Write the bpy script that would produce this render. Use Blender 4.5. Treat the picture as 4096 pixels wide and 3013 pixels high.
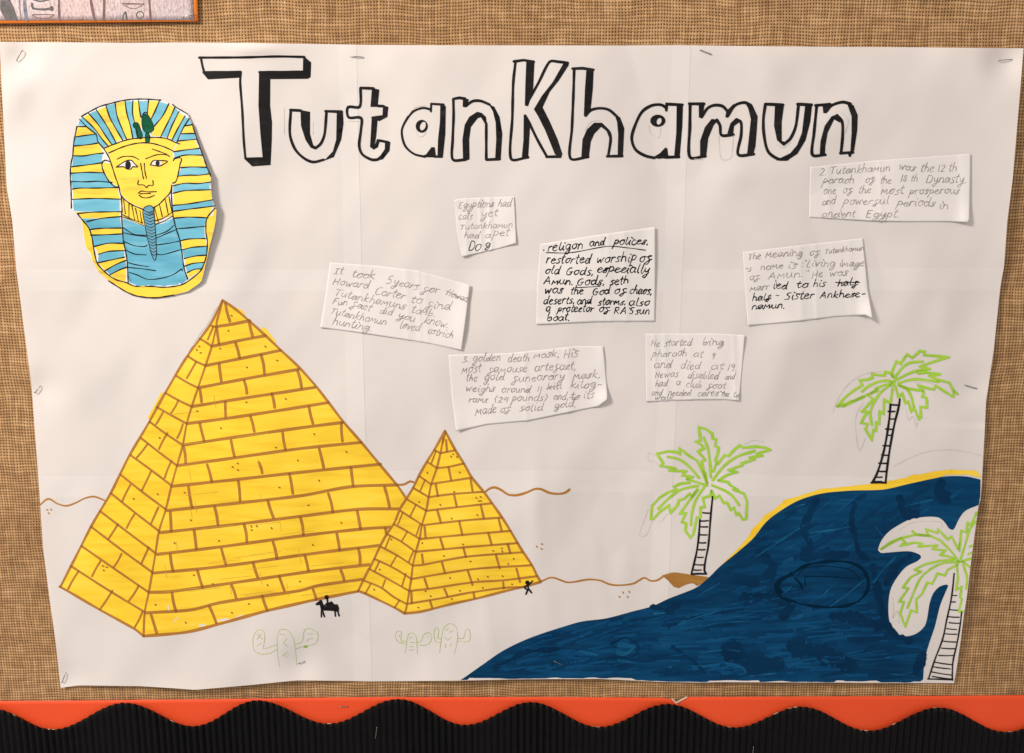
import bpy, math, random
import numpy as np
from mathutils import Vector
from mathutils.geometry import delaunay_2d_cdt

random.seed(7)
RNG = np.random.RandomState(11)
for _o in list(bpy.data.objects):
    bpy.data.objects.remove(_o)
SC = bpy.context.scene
COL = SC.collection

# ------------------------------------------------------------------ camera
F_PX = 3055.0
PITCH = math.radians(9.1)
DIST = 0.68
CAM = np.array([0.0, -DIST * math.cos(PITCH), DIST * math.sin(PITCH)])
cam_data = bpy.data.cameras.new("camera")
cam = bpy.data.objects.new("camera", cam_data)
COL.objects.link(cam)
cam.location = CAM
cam.rotation_euler = (math.pi / 2 - PITCH, 0, 0)
cam_data.sensor_width = 36.0
cam_data.lens = 36.0 * F_PX / 4096.0
cam_data.clip_start = 0.01
cam_data.clip_end = 50
SC.camera = cam

# ------------------------------------------------------------------ light
world = bpy.data.worlds.new("World")
SC.world = world
world.use_nodes = True
bg = world.node_tree.nodes["Background"]
bg.inputs[0].default_value = (1.0, 0.91, 0.87, 1)
bg.inputs[1].default_value = 0.47


def lamp(name, loc, target, size, power, col):
    d = bpy.data.lights.new(name, 'AREA')
    d.shape = 'DISK'
    d.size = size
    d.energy = power
    d.color = col
    o = bpy.data.objects.new(name, d)
    COL.objects.link(o)
    o.location = loc
    o.rotation_euler = (Vector(target) - Vector(loc)).to_track_quat('-Z', 'Y').to_euler()
    return o


lamp("ceiling_light", (-1.45, -1.15, 1.15), (-0.05, 0, -0.02), 0.50, 48.0, (1.0, 0.875, 0.775))
lamp("room_light", (0.5, -2.2, 1.5), (0, 0, 0), 0.9, 8.0, (1.0, 0.90, 0.80))
SC.view_settings.view_transform = 'Standard'
SC.view_settings.look = 'None'
SC.view_settings.exposure = 0.02
SC.view_settings.gamma = 1.0

# ------------------------------------------------------------------ helpers
FWD = np.array([0, math.cos(PITCH), -math.sin(PITCH)])
UPV = np.array([0, math.sin(PITCH), math.cos(PITCH)])
RGT = np.array([1.0, 0, 0])


def to3d(px, py, h):
    """point of the wall seen at photo position (px, py), h metres proud of the board"""
    px = np.asarray(px, float); py = np.asarray(py, float)
    h = np.asarray(h, float) + 0 * px
    d = FWD[None, :] * F_PX + RGT[None, :] * (px.ravel()[:, None] - 2048) - UPV[None, :] * (py.ravel()[:, None] - 1506.5)
    t = (-h.ravel() - CAM[1]) / d[:, 1]
    return CAM[None, :] + d * t[:, None]


def Z(ox, oy, s):
    def f(*pts):
        if len(pts) == 1 and isinstance(pts[0], list):
            pts = pts[0]
        return [(ox + p[0] / s, oy + p[1] / s) for p in pts]
    return f


R1 = Z(0, 0, 2.203); R2 = Z(700, 150, 2.203); R3 = Z(1500, 150, 2.203); R4 = Z(2400, 150, 1.836)
P1 = Z(200, 1150, 2.203); P2 = Z(200, 1850, 2.203); P3 = Z(900, 1250, 2.203); P4 = Z(1000, 1900, 2.203)
S1 = Z(1400, 1650, 2.448); S2 = Z(1400, 2050, 2.448)
PZ = Z(2400, 1600, 2.065); PY = Z(3200, 1350, 2.541); R5 = Z(3400, 1950, 1.944); R6 = Z(2600, 1800, 1.5013)
Z7 = Z(1700, 2300, 1.8717); M1 = Z(260, 380, 3.442); M2 = Z(260, 740, 3.442); TT = Z(0, 0, 2.739)


def tag(o, label=None, cat=None, group=None, kind=None):
    if label: o['label'] = label
    if cat: o['category'] = cat
    if group: o['group'] = group
    if kind: o['kind'] = kind
    return o


def empty(name, px, py, h, label, cat, group=None):
    o = bpy.data.objects.new(name, None)
    COL.objects.link(o)
    o.empty_display_size = 0.02
    o.location = to3d([px], [py], [h])[0]
    return tag(o, label, cat, group)


def base_of(o):
    v = Vector((0, 0, 0))
    while o is not None:
        v = v + o.location
        o = o.parent
    return v


def mesh_obj(name, verts, faces, mats, parent=None, matidx=None, smooth=True, origin=True):
    me = bpy.data.meshes.new(name)
    v = np.asarray(verts, float)
    if parent is not None:
        off = np.zeros(3)
    elif origin:
        off = v.mean(axis=0)
    else:
        off = np.zeros(3)
    me.from_pydata([tuple(p) for p in (v - off)], [], [tuple(int(i) for i in f) for f in faces])
    for m in (mats if isinstance(mats, (list, tuple)) else [mats]):
        me.materials.append(m)
    if matidx is not None:
        me.polygons.foreach_set('material_index', np.asarray(matidx, dtype=np.int32))
    if smooth:
        me.polygons.foreach_set('use_smooth', np.ones(len(me.polygons), dtype=bool))
    me.update()
    o = bpy.data.objects.new(name, me)
    COL.objects.link(o)
    if parent is not None:
        o.parent = parent
        o.location = -base_of(parent)
    else:
        o.location = off
    return o


# ---- curves and ribbons in photo coordinates (all turned into points on the paper afterwards)
def catmull(pts, step=10.0, closed=False, smooth=True):
    p = [np.array(q, float) for q in pts]
    if len(p) < 2:
        return p
    if closed:
        p = p + [p[0]]
    out = []
    n = len(p)
    for i in range(n - 1):
        a, b = p[i], p[i + 1]
        L = np.linalg.norm(b - a)
        k = max(1, int(round(L / step)))
        if smooth and n > 2:
            if closed:
                a0 = p[i - 1] if i > 0 else p[n - 2]
                b1 = p[i + 2] if i + 2 < n else p[1]
            else:
                a0 = p[i - 1] if i > 0 else 2 * a - b
                b1 = p[i + 2] if i + 2 < n else 2 * b - a
            l0 = np.linalg.norm(a - a0) + 1e-6; l2 = np.linalg.norm(b1 - b) + 1e-6
            m0 = (b - a0) * min(1, L / (0.5 * (l0 + L))) * 0.5 if True else 0
            m1 = (b1 - a) * min(1, L / (0.5 * (l2 + L))) * 0.5
            for s in range(k):
                t = s / k
                t2, t3 = t * t, t * t * t
                out.append((2*t3-3*t2+1)*a + (t3-2*t2+t)*m0 + (-2*t3+3*t2)*b + (t3-t2)*m1)
        else:
            for s in range(k):
                out.append(a + (b - a) * s / k)
    if not closed:
        out.append(p[-1])
    return out


def ribbon(pts, w, step=10.0, smooth=True, closed=False, vary=0.12, cap=True, jag=0.0):
    """quads + caps (polygons) of a pen stroke"""
    c = catmull(pts, step, closed, smooth)
    c = [q for i, q in enumerate(c) if i == 0 or np.linalg.norm(q - c[i - 1]) > 0.3]
    if len(c) < 2:
        return [disc(c[0][0], c[0][1], w / 2)]
    if closed:
        c.append(c[0])
    n = len(c)
    ph = random.random() * 6.28
    L, R = [], []
    for i in range(n):
        if closed:
            d0 = c[i] - c[i - 1] if i > 0 else c[0] - c[n - 2]
            d1 = c[i + 1] - c[i] if i < n - 1 else c[1] - c[0]
        else:
            d0 = c[i] - c[i - 1] if i > 0 else c[1] - c[0]
            d1 = c[i + 1] - c[i] if i < n - 1 else c[n - 1] - c[n - 2]
        d0 = d0 / (np.linalg.norm(d0) + 1e-9); d1 = d1 / (np.linalg.norm(d1) + 1e-9)
        t = d0 + d1
        nl = np.linalg.norm(t)
        if nl < 0.5:
            t = d1; nl = 1
        t = t / nl
        nv = np.array([-t[1], t[0]])
        ww = w * 0.5 * (1 + vary * math.sin(ph + i * 0.55) + vary * 0.5 * (random.random() - .5))
        sc = min(1.35, 1 / max(0.6, float(np.dot(t, d1))))
        L.append(c[i] + nv * (ww * sc + jag * (random.random() - .5)))
        R.append(c[i] - nv * (ww * sc + jag * (random.random() - .5)))
    polys = []
    for i in range(n - 1):
        polys.append([tuple(L[i]), tuple(L[i + 1]), tuple(R[i + 1]), tuple(R[i])])
    if cap and not closed:
        polys.append(disc(c[0][0], c[0][1], w * 0.48, 8))
        polys.append(disc(c[-1][0], c[-1][1], w * 0.48, 8))
    for i in range(1, n - 1):
        d0 = c[i] - c[i - 1]; d1 = c[i + 1] - c[i]
        if np.dot(d0, d1) < 0.75 * np.linalg.norm(d0) * np.linalg.norm(d1):
            polys.append(disc(c[i][0], c[i][1], w * 0.49, 8))
    return polys


def disc(x, y, r, n=10, ry=None, rot=0.0):
    ry = ry or r
    out = []
    for k in range(n):
        a = 2 * math.pi * k / n
        u, v = r * math.cos(a), ry * math.sin(a)
        out.append((x + u * math.cos(rot) - v * math.sin(rot), y + u * math.sin(rot) + v * math.cos(rot)))
    return out


def area(p):
    return 0.5 * sum(p[i][0] * p[(i + 1) % len(p)][1] - p[(i + 1) % len(p)][0] * p[i][1] for i in range(len(p)))


def arrange(items, grid=None):
    """items: (key, polygon).  Returns 2-D vertices, triangles and for every triangle the set of keys over it."""
    verts, edges, polys = [], [], []
    for key, p in items:
        if abs(area(p)) < 0.3:
            continue
        b = len(verts)
        n = len(p)
        verts += [Vector((q[0], q[1])) for q in p]
        edges += [(b + i, b + (i + 1) % n) for i in range(n)]
        polys.append((key, np.array(p, float)))
    if grid:
        xs = [v.x for v in verts]; ys = [v.y for v in verts]
        gx = np.arange(min(xs), max(xs), grid); gy = np.arange(min(ys), max(ys), grid)
        for j, y in enumerate(gy):
            for x in gx:
                verts.append(Vector((x + (0.5 * grid if j % 2 else 0) + random.random() * .05, y + random.random() * .05)))
    vo, eo, fo, _, _, _ = delaunay_2d_cdt(verts, edges, [], 0, 0.02, False)
    A = np.array([(v.x, v.y) for v in vo])
    F = np.array([f for f in fo if len(f) == 3])
    C = A[F].mean(axis=1)
    hit = [set() for _ in range(len(F))]
    order = np.argsort(C[:, 0]); cx = C[order, 0]
    for key, p in polys:
        lo, hi = p.min(axis=0), p.max(axis=0)
        i0, i1 = np.searchsorted(cx, lo[0]), np.searchsorted(cx, hi[0])
        idx = order[i0:i1]
        idx = idx[(C[idx, 1] >= lo[1]) & (C[idx, 1] <= hi[1])]
        if len(idx) == 0: continue
        q = C[idx]
        w = np.zeros(len(idx), int)
        P2 = np.roll(p, -1, axis=0)
        for (x1, y1), (x2, y2) in zip(p, P2):
            cr = (x2 - x1) * (q[:, 1] - y1) - (q[:, 0] - x1) * (y2 - y1)
            w += ((y1 <= q[:, 1]) & (y2 > q[:, 1]) & (cr > 0)).astype(int)
            w -= ((y1 > q[:, 1]) & (y2 <= q[:, 1]) & (cr < 0)).astype(int)
        for i in idx[w != 0]:
            hit[i].add(key)
    tris = [list(F[i]) for i in range(len(F)) if hit[i]]
    ks = [frozenset(hit[i]) for i in range(len(F)) if hit[i]]
    return [tuple(v) for v in A], tris, ks


def lay(name, v2, tris, hfun, dh, mats, parent, matidx=None):
    used = sorted({i for t in tris for i in t})
    remap = {u: k for k, u in enumerate(used)}
    px = np.array([v2[i][0] for i in used]); py = np.array([v2[i][1] for i in used])
    P = to3d(px, py, hfun(px, py) + dh)
    T = []
    for t in tris:
        q = [remap[i] for i in t]
        T.append(q[::-1])
    # photo y runs down: make faces look at the camera
    a = P[T[0][0]]; b = P[T[0][1]]; c = P[T[0][2]]
    if np.cross(b - a, c - a)[1] > 0:
        T = [q[::-1] for q in T]
    return mesh_obj(name, P, T, mats, parent, matidx)


def ink(name, strokes, fills, hfun, dh, mats, parent, grid=None):
    """strokes: list of polygon lists (one per pen stroke); fills: polygons. two or more strokes over each other take mats[1]"""
    items = []
    for k, s in enumerate(strokes):
        items += [(k, p) for p in s]
    for k, p in enumerate(fills):
        items.append((10000, p))
    v2, tris, ks = arrange(items, grid)
    mi = None
    if isinstance(mats, (list, tuple)) and len(mats) > 1:
        mi = [1 if len(s) > 1 else 0 for s in ks]
    return lay(name, v2, tris, hfun, dh, mats, parent, mi)


def quick(name, strokes, hfun, dh, mat, parent):
    """thin pen strokes without union: every stroke lies a hair above the one before"""
    V, Fc, H = [], [], []
    n = 0
    for k, s in enumerate(strokes):
        for j, p in enumerate(s):
            V += p
            q = list(range(n, n + len(p)))
            Fc.append(q if area(p) > 0 else q[::-1])
            H += [dh + (k % 6) * 6e-6 + (j % 2) * 2e-6 * (1 if len(p) > 4 else 0)] * len(p)
            n += len(p)
    px = np.array([v[0] for v in V]); py = np.array([v[1] for v in V])
    P = to3d(px, py, hfun(px, py) + np.array(H))
    return mesh_obj(name, P, Fc, mat, parent)


def stuff_quick(*a):
    o = quick(*a)
    o["kind"] = "stuff"
    return o


def fit_side(pts, n):
    p = np.array(pts, float)
    d = np.r_[0, np.cumsum(np.linalg.norm(np.diff(p, axis=0), axis=1))]
    t = np.linspace(0, d[-1], n)
    return np.c_[np.interp(t, d, p[:, 0]), np.interp(t, d, p[:, 1])]


def coons(top, right, bottom, left, nu, nv):
    """all sides run left->right / top->bottom"""
    T = fit_side(top, nu); B = fit_side(bottom, nu); L = fit_side(left, nv); Rr = fit_side(right, nv)
    u = np.linspace(0, 1, nu)[None, :, None]; v = np.linspace(0, 1, nv)[:, None, None]
    S = (1 - v) * T[None] + v * B[None] + (1 - u) * L[:, None] + u * Rr[:, None]
    S = S - ((1 - u) * (1 - v) * T[0] + u * (1 - v) * T[-1] + (1 - u) * v * B[0] + u * v * B[-1])
    faces = []
    for j in range(nv - 1):
        for i in range(nu - 1):
            a = j * nu + i
            faces.append((a, a + nu, a + nu + 1, a + 1))
    return S[..., 0].ravel(), S[..., 1].ravel(), faces


def solid(o, th):
    m = o.modifiers.new("thickness", 'SOLIDIFY')
    m.thickness = th
    m.offset = -1
    return o


# ------------------------------------------------------------------ materials
def nt_new(name):
    m = bpy.data.materials.new(name)
    m.use_nodes = True
    nt = m.node_tree
    b = nt.nodes['Principled BSDF']
    return m, nt, b


def node(nt, t, **kw):
    n = nt.nodes.new(t)
    for k, v in kw.items():
        if k.startswith('i_'):
            n.inputs[k[2:].replace('_', ' ')].default_value = v
        elif k.startswith('n_'):
            n.inputs[int(k[2:])].default_value = v
        else:
            setattr(n, k, v)
    return n


def coords(nt, rot=0.0, scale=(1, 1, 1)):
    tc = node(nt, 'ShaderNodeTexCoord')
    mp = node(nt, 'ShaderNodeMapping')
    mp.inputs['Rotation'].default_value = (0, rot, 0)
    mp.inputs['Scale'].default_value = scale
    nt.links.new(tc.outputs['Object'], mp.inputs['Vector'])
    return mp.outputs['Vector']


def ramp(nt, fac, stops):
    r = node(nt, 'ShaderNodeValToRGB')
    e = r.color_ramp.elements
    e[0].position, e[0].color = stops[0][0], (*stops[0][1], 1)
    e[1].position, e[1].color = stops[-1][0], (*stops[-1][1], 1)
    for p, c in stops[1:-1]:
        x = e.new(p); x.color = (*c, 1)
    nt.links.new(fac, r.inputs['Fac'])
    return r.outputs['Color']


def paper(name, base, rough=0.7, trans=0.0, fibre=0.00004):
    m, nt, b = nt_new(name)
    v = coords(nt)
    n1 = node(nt, 'ShaderNodeTexNoise', i_Scale=14.0, i_Detail=4.0)
    nt.links.new(v, n1.inputs['Vector'])
    lo = tuple(c * 0.97 for c in base)
    c = ramp(nt, n1.outputs['Fac'], [(0.35, lo), (0.65, base)])
    nt.links.new(c, b.inputs['Base Color'])
    b.inputs['Roughness'].default_value = rough
    b.inputs['Specular IOR Level'].default_value = 0.25
    n2 = node(nt, 'ShaderNodeTexNoise', i_Scale=900.0, i_Detail=3.0)
    nt.links.new(v, n2.inputs['Vector'])
    n3 = node(nt, 'ShaderNodeTexNoise', i_Scale=55.0, i_Detail=2.0)
    nt.links.new(v, n3.inputs['Vector'])
    ad = node(nt, 'ShaderNodeMath', operation='MULTIPLY_ADD', n_1=4.0)
    nt.links.new(n3.outputs['Fac'], ad.inputs[0]); nt.links.new(n2.outputs['Fac'], ad.inputs[2])
    bp = node(nt, 'ShaderNodeBump', i_Strength=0.6, i_Distance=fibre)
    nt.links.new(ad.outputs[0], bp.inputs['Height'])
    nt.links.new(bp.outputs['Normal'], b.inputs['Normal'])
    if trans > 0:
        tr = node(nt, 'ShaderNodeBsdfTranslucent')
        nt.links.new(c, tr.inputs['Color'])
        mx = node(nt, 'ShaderNodeMixShader', n_0=trans)
        out = nt.nodes['Material Output']
        nt.links.new(b.outputs[0], mx.inputs[1]); nt.links.new(tr.outputs[0], mx.inputs[2])
        nt.links.new(mx.outputs[0], out.inputs['Surface'])
    return m


def marker(name, dark, mid, light, ang=0.0, scale=60.0, stretch=7.0, rough=0.5, spec=0.3, pos=(0.3, 0.5, 0.72), detail=3.0):
    """felt pen colour: overlapping parallel strokes give bands of ink"""
    m, nt, b = nt_new(name)
    v = coords(nt, ang, (1.0 / stretch, 1, 1))
    n1 = node(nt, 'ShaderNodeTexNoise', i_Scale=scale * stretch * .4, i_Detail=detail, i_Roughness=0.55)
    nt.links.new(v, n1.inputs['Vector'])
    n2 = node(nt, 'ShaderNodeTexNoise', i_Scale=13.0, i_Detail=4.0)
    nt.links.new(coords(nt), n2.inputs['Vector'])
    mx = node(nt, 'ShaderNodeMath', operation='MULTIPLY_ADD', n_1=0.6)
    ml = node(nt, 'ShaderNodeMath', operation='MULTIPLY', n_1=0.4)
    nt.links.new(n2.outputs['Fac'], ml.inputs[0])
    nt.links.new(n1.outputs['Fac'], mx.inputs[0]); nt.links.new(ml.outputs[0], mx.inputs[2])
    c = ramp(nt, mx.outputs[0], [(pos[0], dark), (pos[1], mid), (pos[2], light)])
    nt.links.new(c, b.inputs['Base Color'])
    b.inputs['Roughness'].default_value = rough
    b.inputs['Specular IOR Level'].default_value = spec
    bp = node(nt, 'ShaderNodeBump', i_Strength=0.3, i_Distance=0.00005)
    nt.links.new(n1.outputs['Fac'], bp.inputs['Height'])
    nt.links.new(bp.outputs['Normal'], b.inputs['Normal'])
    return m


def pencil_mat(name, c0, c1):
    m, nt, b = nt_new(name)
    n1 = node(nt, 'ShaderNodeTexNoise', i_Scale=260.0, i_Detail=3.0)
    nt.links.new(coords(nt), n1.inputs['Vector'])
    c = ramp(nt, n1.outputs['Fac'], [(0.35, c0), (0.65, c1)])
    nt.links.new(c, b.inputs['Base Color'])
    b.inputs['Roughness'].default_value = 0.55
    return m


def burlap_mat():
    m, nt, b = nt_new("burlap")
    L = nt.links
    tc = node(nt, 'ShaderNodeTexCoord')
    nz = node(nt, 'ShaderNodeTexNoise', i_Scale=16.0, i_Detail=3.0)
    L.new(tc.outputs['Object'], nz.inputs['Vector'])
    sb = node(nt, 'ShaderNodeVectorMath', operation='SUBTRACT', n_1=(.5, .5, .5))
    L.new(nz.outputs['Color'], sb.inputs[0])
    sc = node(nt, 'ShaderNodeVectorMath', operation='SCALE'); sc.inputs['Scale'].default_value = 0.0075
    L.new(sb.outputs[0], sc.inputs[0])
    av = node(nt, 'ShaderNodeVectorMath', operation='ADD')
    L.new(tc.outputs['Object'], av.inputs[0]); L.new(sc.outputs[0], av.inputs[1])
    sx = node(nt, 'ShaderNodeSeparateXYZ'); L.new(av.outputs[0], sx.inputs[0])

    def mth(op, a, bb=None, c=None, clamp=False):
        n = node(nt, 'ShaderNodeMath', operation=op)
        n.use_clamp = clamp
        for i, x in enumerate((a, bb, c)):
            if x is None: continue
            if isinstance(x, (int, float)): n.inputs[i].default_value = x
            else: L.new(x, n.inputs[i])
        return n.outputs[0]
    k = math.pi / 0.00250
    kz = math.pi / 0.00262
    U = mth('MULTIPLY', sx.outputs['X'], k); V = mth('MULTIPLY', sx.outputs['Z'], kz)
    cu = mth('COSINE', U); cv = mth('COSINE', V)
    c = mth('MULTIPLY', cu, cv)
    # thread-wise thickness noise
    idu = mth('ROUND', mth('MULTIPLY', sx.outputs['X'], k / math.pi)); idv = mth('ROUND', mth('MULTIPLY', sx.outputs['Z'], kz / math.pi))
    cb1 = node(nt, 'ShaderNodeCombineXYZ'); L.new(idu, cb1.inputs[0]); L.new(mth('MULTIPLY', sx.outputs['Z'], 45.0), cb1.inputs[1])
    cb2 = node(nt, 'ShaderNodeCombineXYZ'); L.new(idv, cb2.inputs[0]); L.new(mth('MULTIPLY', sx.outputs['X'], 45.0), cb2.inputs[1]); cb2.inputs[2].default_value = 7.3
    t1 = node(nt, 'ShaderNodeTexNoise', i_Scale=0.83, i_Detail=2.0); L.new(cb1.outputs[0], t1.inputs['Vector'])
    t2 = node(nt, 'ShaderNodeTexNoise', i_Scale=0.83, i_Detail=2.0); L.new(cb2.outputs[0], t2.inputs['Vector'])
    pu = mth('POWER', mth('ABSOLUTE', cu), mth('MULTIPLY_ADD', t1.outputs['Fac'], -1.6, 1.62))
    pv = mth('POWER', mth('ABSOLUTE', cv), mth('MULTIPLY_ADD', t2.outputs['Fac'], -1.6, 1.62))
    hw = mth('MULTIPLY', pu, mth('MULTIPLY_ADD', c, 0.34, 0.66))
    hf = mth('MULTIPLY', pv, mth('MULTIPLY_ADD', c, -0.34, 0.66))
    H = mth('MAXIMUM', hw, hf)
    tn = mth('MULTIPLY_ADD', mth('ADD', t1.outputs['Fac'], t2.outputs['Fac']), 0.5, 0.0)
    fib = node(nt, 'ShaderNodeTexNoise', i_Scale=1500.0, i_Detail=2.0); L.new(tc.outputs['Object'], fib.inputs['Vector'])
    big = node(nt, 'ShaderNodeTexNoise', i_Scale=9.0, i_Detail=3.0); L.new(tc.outputs['Object'], big.inputs['Vector'])
    tn2 = mth('ADD', mth('MULTIPLY', tn, 0.6), mth('ADD', mth('MULTIPLY', fib.outputs['Fac'], 0.2), mth('MULTIPLY', big.outputs['Fac'], 0.2)))
    jute = ramp(nt, tn2, [(0.39, (0.33, 0.19, 0.085)), (0.50, (0.465, 0.28, 0.130)), (0.61, (0.62, 0.395, 0.20))])
    gap = mth('SUBTRACT', H, 0.34)
    g2 = mth('MULTIPLY', gap, 3.4, clamp=True)
    mx = node(nt, 'ShaderNodeMix', data_type='RGBA')
    L.new(g2, mx.inputs['Factor'])
    mx.inputs[6].default_value = (0.072, 0.036, 0.017, 1)
    L.new(jute, mx.inputs[7])
    L.new(mx.outputs[2], b.inputs['Base Color'])
    b.inputs['Roughness'].default_value = 0.85
    b.inputs['Specular IOR Level'].default_value = 0.15
    bp = node(nt, 'ShaderNodeBump', i_Strength=0.7, i_Distance=0.0008)
    L.new(H, bp.inputs['Height']); L.new(bp.outputs['Normal'], b.inputs['Normal'])
    return m


def simple(name, col, rough=0.5, metal=0.0, spec=0.5, var=0.1, scale=40.0):
    m, nt, b = nt_new(name)
    n1 = node(nt, 'ShaderNodeTexNoise', i_Scale=scale, i_Detail=4.0)
    nt.links.new(coords(nt), n1.inputs['Vector'])
    c = ramp(nt, n1.outputs['Fac'], [(0.3, tuple(x * (1 - var) for x in col)), (0.7, tuple(min(1, x * (1 + var)) for x in col))])
    nt.links.new(c, b.inputs['Base Color'])
    b.inputs['Roughness'].default_value = rough
    b.inputs['Metallic'].default_value = metal
    b.inputs['Specular IOR Level'].default_value = spec
    return m


def stone_print_mat():
    m, nt, b = nt_new("printed stone")
    v = coords(nt, 0, (2.2, 1, 0.8))
    n1 = node(nt, 'ShaderNodeTexNoise', i_Scale=420.0, i_Detail=6.0, i_Roughness=0.7)
    nt.links.new(v, n1.inputs['Vector'])
    n2 = node(nt, 'ShaderNodeTexNoise', i_Scale=16.0, i_Detail=3.0)
    nt.links.new(coords(nt), n2.inputs['Vector'])
    c1 = ramp(nt, n1.outputs['Fac'], [(0.32, (0.27, 0.18, 0.17)), (0.46, (0.52, 0.41, 0.40)), (0.66, (0.72, 0.64, 0.62))])
    c2 = ramp(nt, n2.outputs['Fac'], [(0.35, (0.96, 0.86, 0.86)), (0.65, (0.86, 0.91, 0.98))])
    mx = node(nt, 'ShaderNodeMix', data_type='RGBA', blend_type='MULTIPLY')
    mx.inputs['Factor'].default_value = 1.0
    nt.links.new(c1, mx.inputs[6]); nt.links.new(c2, mx.inputs[7])
    nt.links.new(mx.outputs[2], b.inputs['Base Color'])
    b.inputs['Roughness'].default_value = 0.45
    return m


M_PAPER = paper("white paper", (0.885, 0.865, 0.85), trans=0.22)
M_NOTE = paper("note paper", (0.865, 0.855, 0.85), trans=0.13)
M_BLACK = marker("black marker", (0.006, 0.006, 0.007), (0.010, 0.010, 0.011), (0.022, 0.021, 0.022), ang=1.5, scale=90, rough=0.6, spec=0.1)
M_PEN = simple("black pen", (0.008, 0.008, 0.012), 0.6, spec=0.1)
M_PENCIL = pencil_mat("pencil", (0.22, 0.20, 0.19), (0.42, 0.385, 0.37))
M_FAINT = pencil_mat("faint pencil", (0.58, 0.55, 0.53), (0.72, 0.69, 0.67))
M_GREENP = pencil_mat("green pencil", (0.36, 0.47, 0.16), (0.50, 0.60, 0.28))
M_GUIDE = pencil_mat("pencil under yellow", (0.50, 0.33, 0.03), (0.66, 0.45, 0.05))
M_YEL = marker("yellow marker", (0.84, 0.55, 0.026), (0.93, 0.64, 0.036), (0.95, 0.70, 0.07), ang=0.25, scale=45, stretch=9, pos=(0.38, 0.5, 0.66))
M_YEL2 = marker("mask yellow marker", (0.66, 0.44, 0.045), (0.93, 0.64, 0.05), (0.95, 0.69, 0.08), ang=0.1, scale=60, stretch=8, pos=(0.33, 0.45, 0.7))
M_BROWN = marker("brown marker", (0.36, 0.155, 0.024), (0.42, 0.185, 0.03), (0.48, 0.22, 0.04), scale=60)
M_BROWN2 = marker("brown marker overlap", (0.24, 0.092, 0.014), (0.27, 0.105, 0.016), (0.31, 0.12, 0.02), scale=60)
M_MOUND = marker("brown sand marker", (0.26, 0.12, 0.02), (0.36, 0.17, 0.03), (0.50, 0.26, 0.06), ang=0.4, scale=50)
M_LIME = marker("lime marker", (0.29, 0.54, 0.035), (0.36, 0.64, 0.05), (0.42, 0.68, 0.07), scale=70)
M_LIME2 = marker("lime marker overlap", (0.20, 0.38, 0.03), (0.25, 0.45, 0.035), (0.29, 0.5, 0.05), scale=70)
M_BLUE = marker("river blue marker", (0.0018, 0.030, 0.085), (0.0026, 0.048, 0.130), (0.006, 0.082, 0.20), ang=0.22, scale=42, stretch=11, rough=0.65, spec=0.05, pos=(0.38, 0.52, 0.74), detail=4.5)
M_BLUED = marker("river dark overlap", (0.0014, 0.020, 0.058), (0.0018, 0.028, 0.080), (0.0024, 0.038, 0.105), ang=0.3, scale=50, rough=0.65, spec=0.05)
M_BLUEL = marker("river light streak", (0.0035, 0.064, 0.16), (0.006, 0.085, 0.20), (0.02, 0.14, 0.28), ang=0.22, scale=60, rough=0.65, spec=0.05)
M_BLACKBLUE = simple("dark pen on river", (0.0010, 0.017, 0.040), 0.7, spec=0.03)
M_SKYB = marker("light blue marker", (0.08, 0.33, 0.46), (0.13, 0.46, 0.62), (0.25, 0.57, 0.70), ang=0.08, scale=55, stretch=6)
M_SKYV = marker("chest blue marker", (0.07, 0.30, 0.44), (0.115, 0.42, 0.58), (0.25, 0.57, 0.70), ang=1.5, scale=55, stretch=6)
M_MIX = marker("blue over yellow", (0.10, 0.25, 0.05), (0.16, 0.33, 0.07), (0.25, 0.42, 0.1))
M_BEARD = marker("beard grey blue", (0.07, 0.25, 0.36), (0.11, 0.33, 0.46), (0.20, 0.42, 0.55), ang=1.5)
M_DGREEN = marker("dark green marker", (0.004, 0.06, 0.028), (0.008, 0.10, 0.048), (0.02, 0.15, 0.07), ang=1.4, scale=60, rough=0.7, spec=0.05)
M_OLIVE = marker("ochre fold", (0.40, 0.27, 0.02), (0.52, 0.35, 0.03), (0.62, 0.42, 0.04))
M_BURLAP = burlap_mat()
M_ORANGE = paper("orange card", (0.80, 0.084, 0.022), rough=0.55)
M_ORANGE2 = paper("bright orange card", (1.0, 0.27, 0.03), rough=0.55)
M_TORN = paper("torn card core", (0.72, 0.55, 0.42))
M_CORR = simple("black corrugated card", (0.0034, 0.0034, 0.0038), 0.6, spec=0.12, var=0.25, scale=90)
M_STEEL = simple("staple steel", (0.30, 0.29, 0.28), 0.28, metal=1.0, scale=300)
M_STONE = stone_print_mat()
M_PR_DARK = pencil_mat("print dark", (0.020, 0.018, 0.024), (0.07, 0.06, 0.065))
M_PR_RED = pencil_mat("print maroon", (0.07, 0.025, 0.03), (0.17, 0.07, 0.075))
M_PR_BLUE = pencil_mat("print slate", (0.05, 0.07, 0.12), (0.16, 0.18, 0.24))

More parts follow.
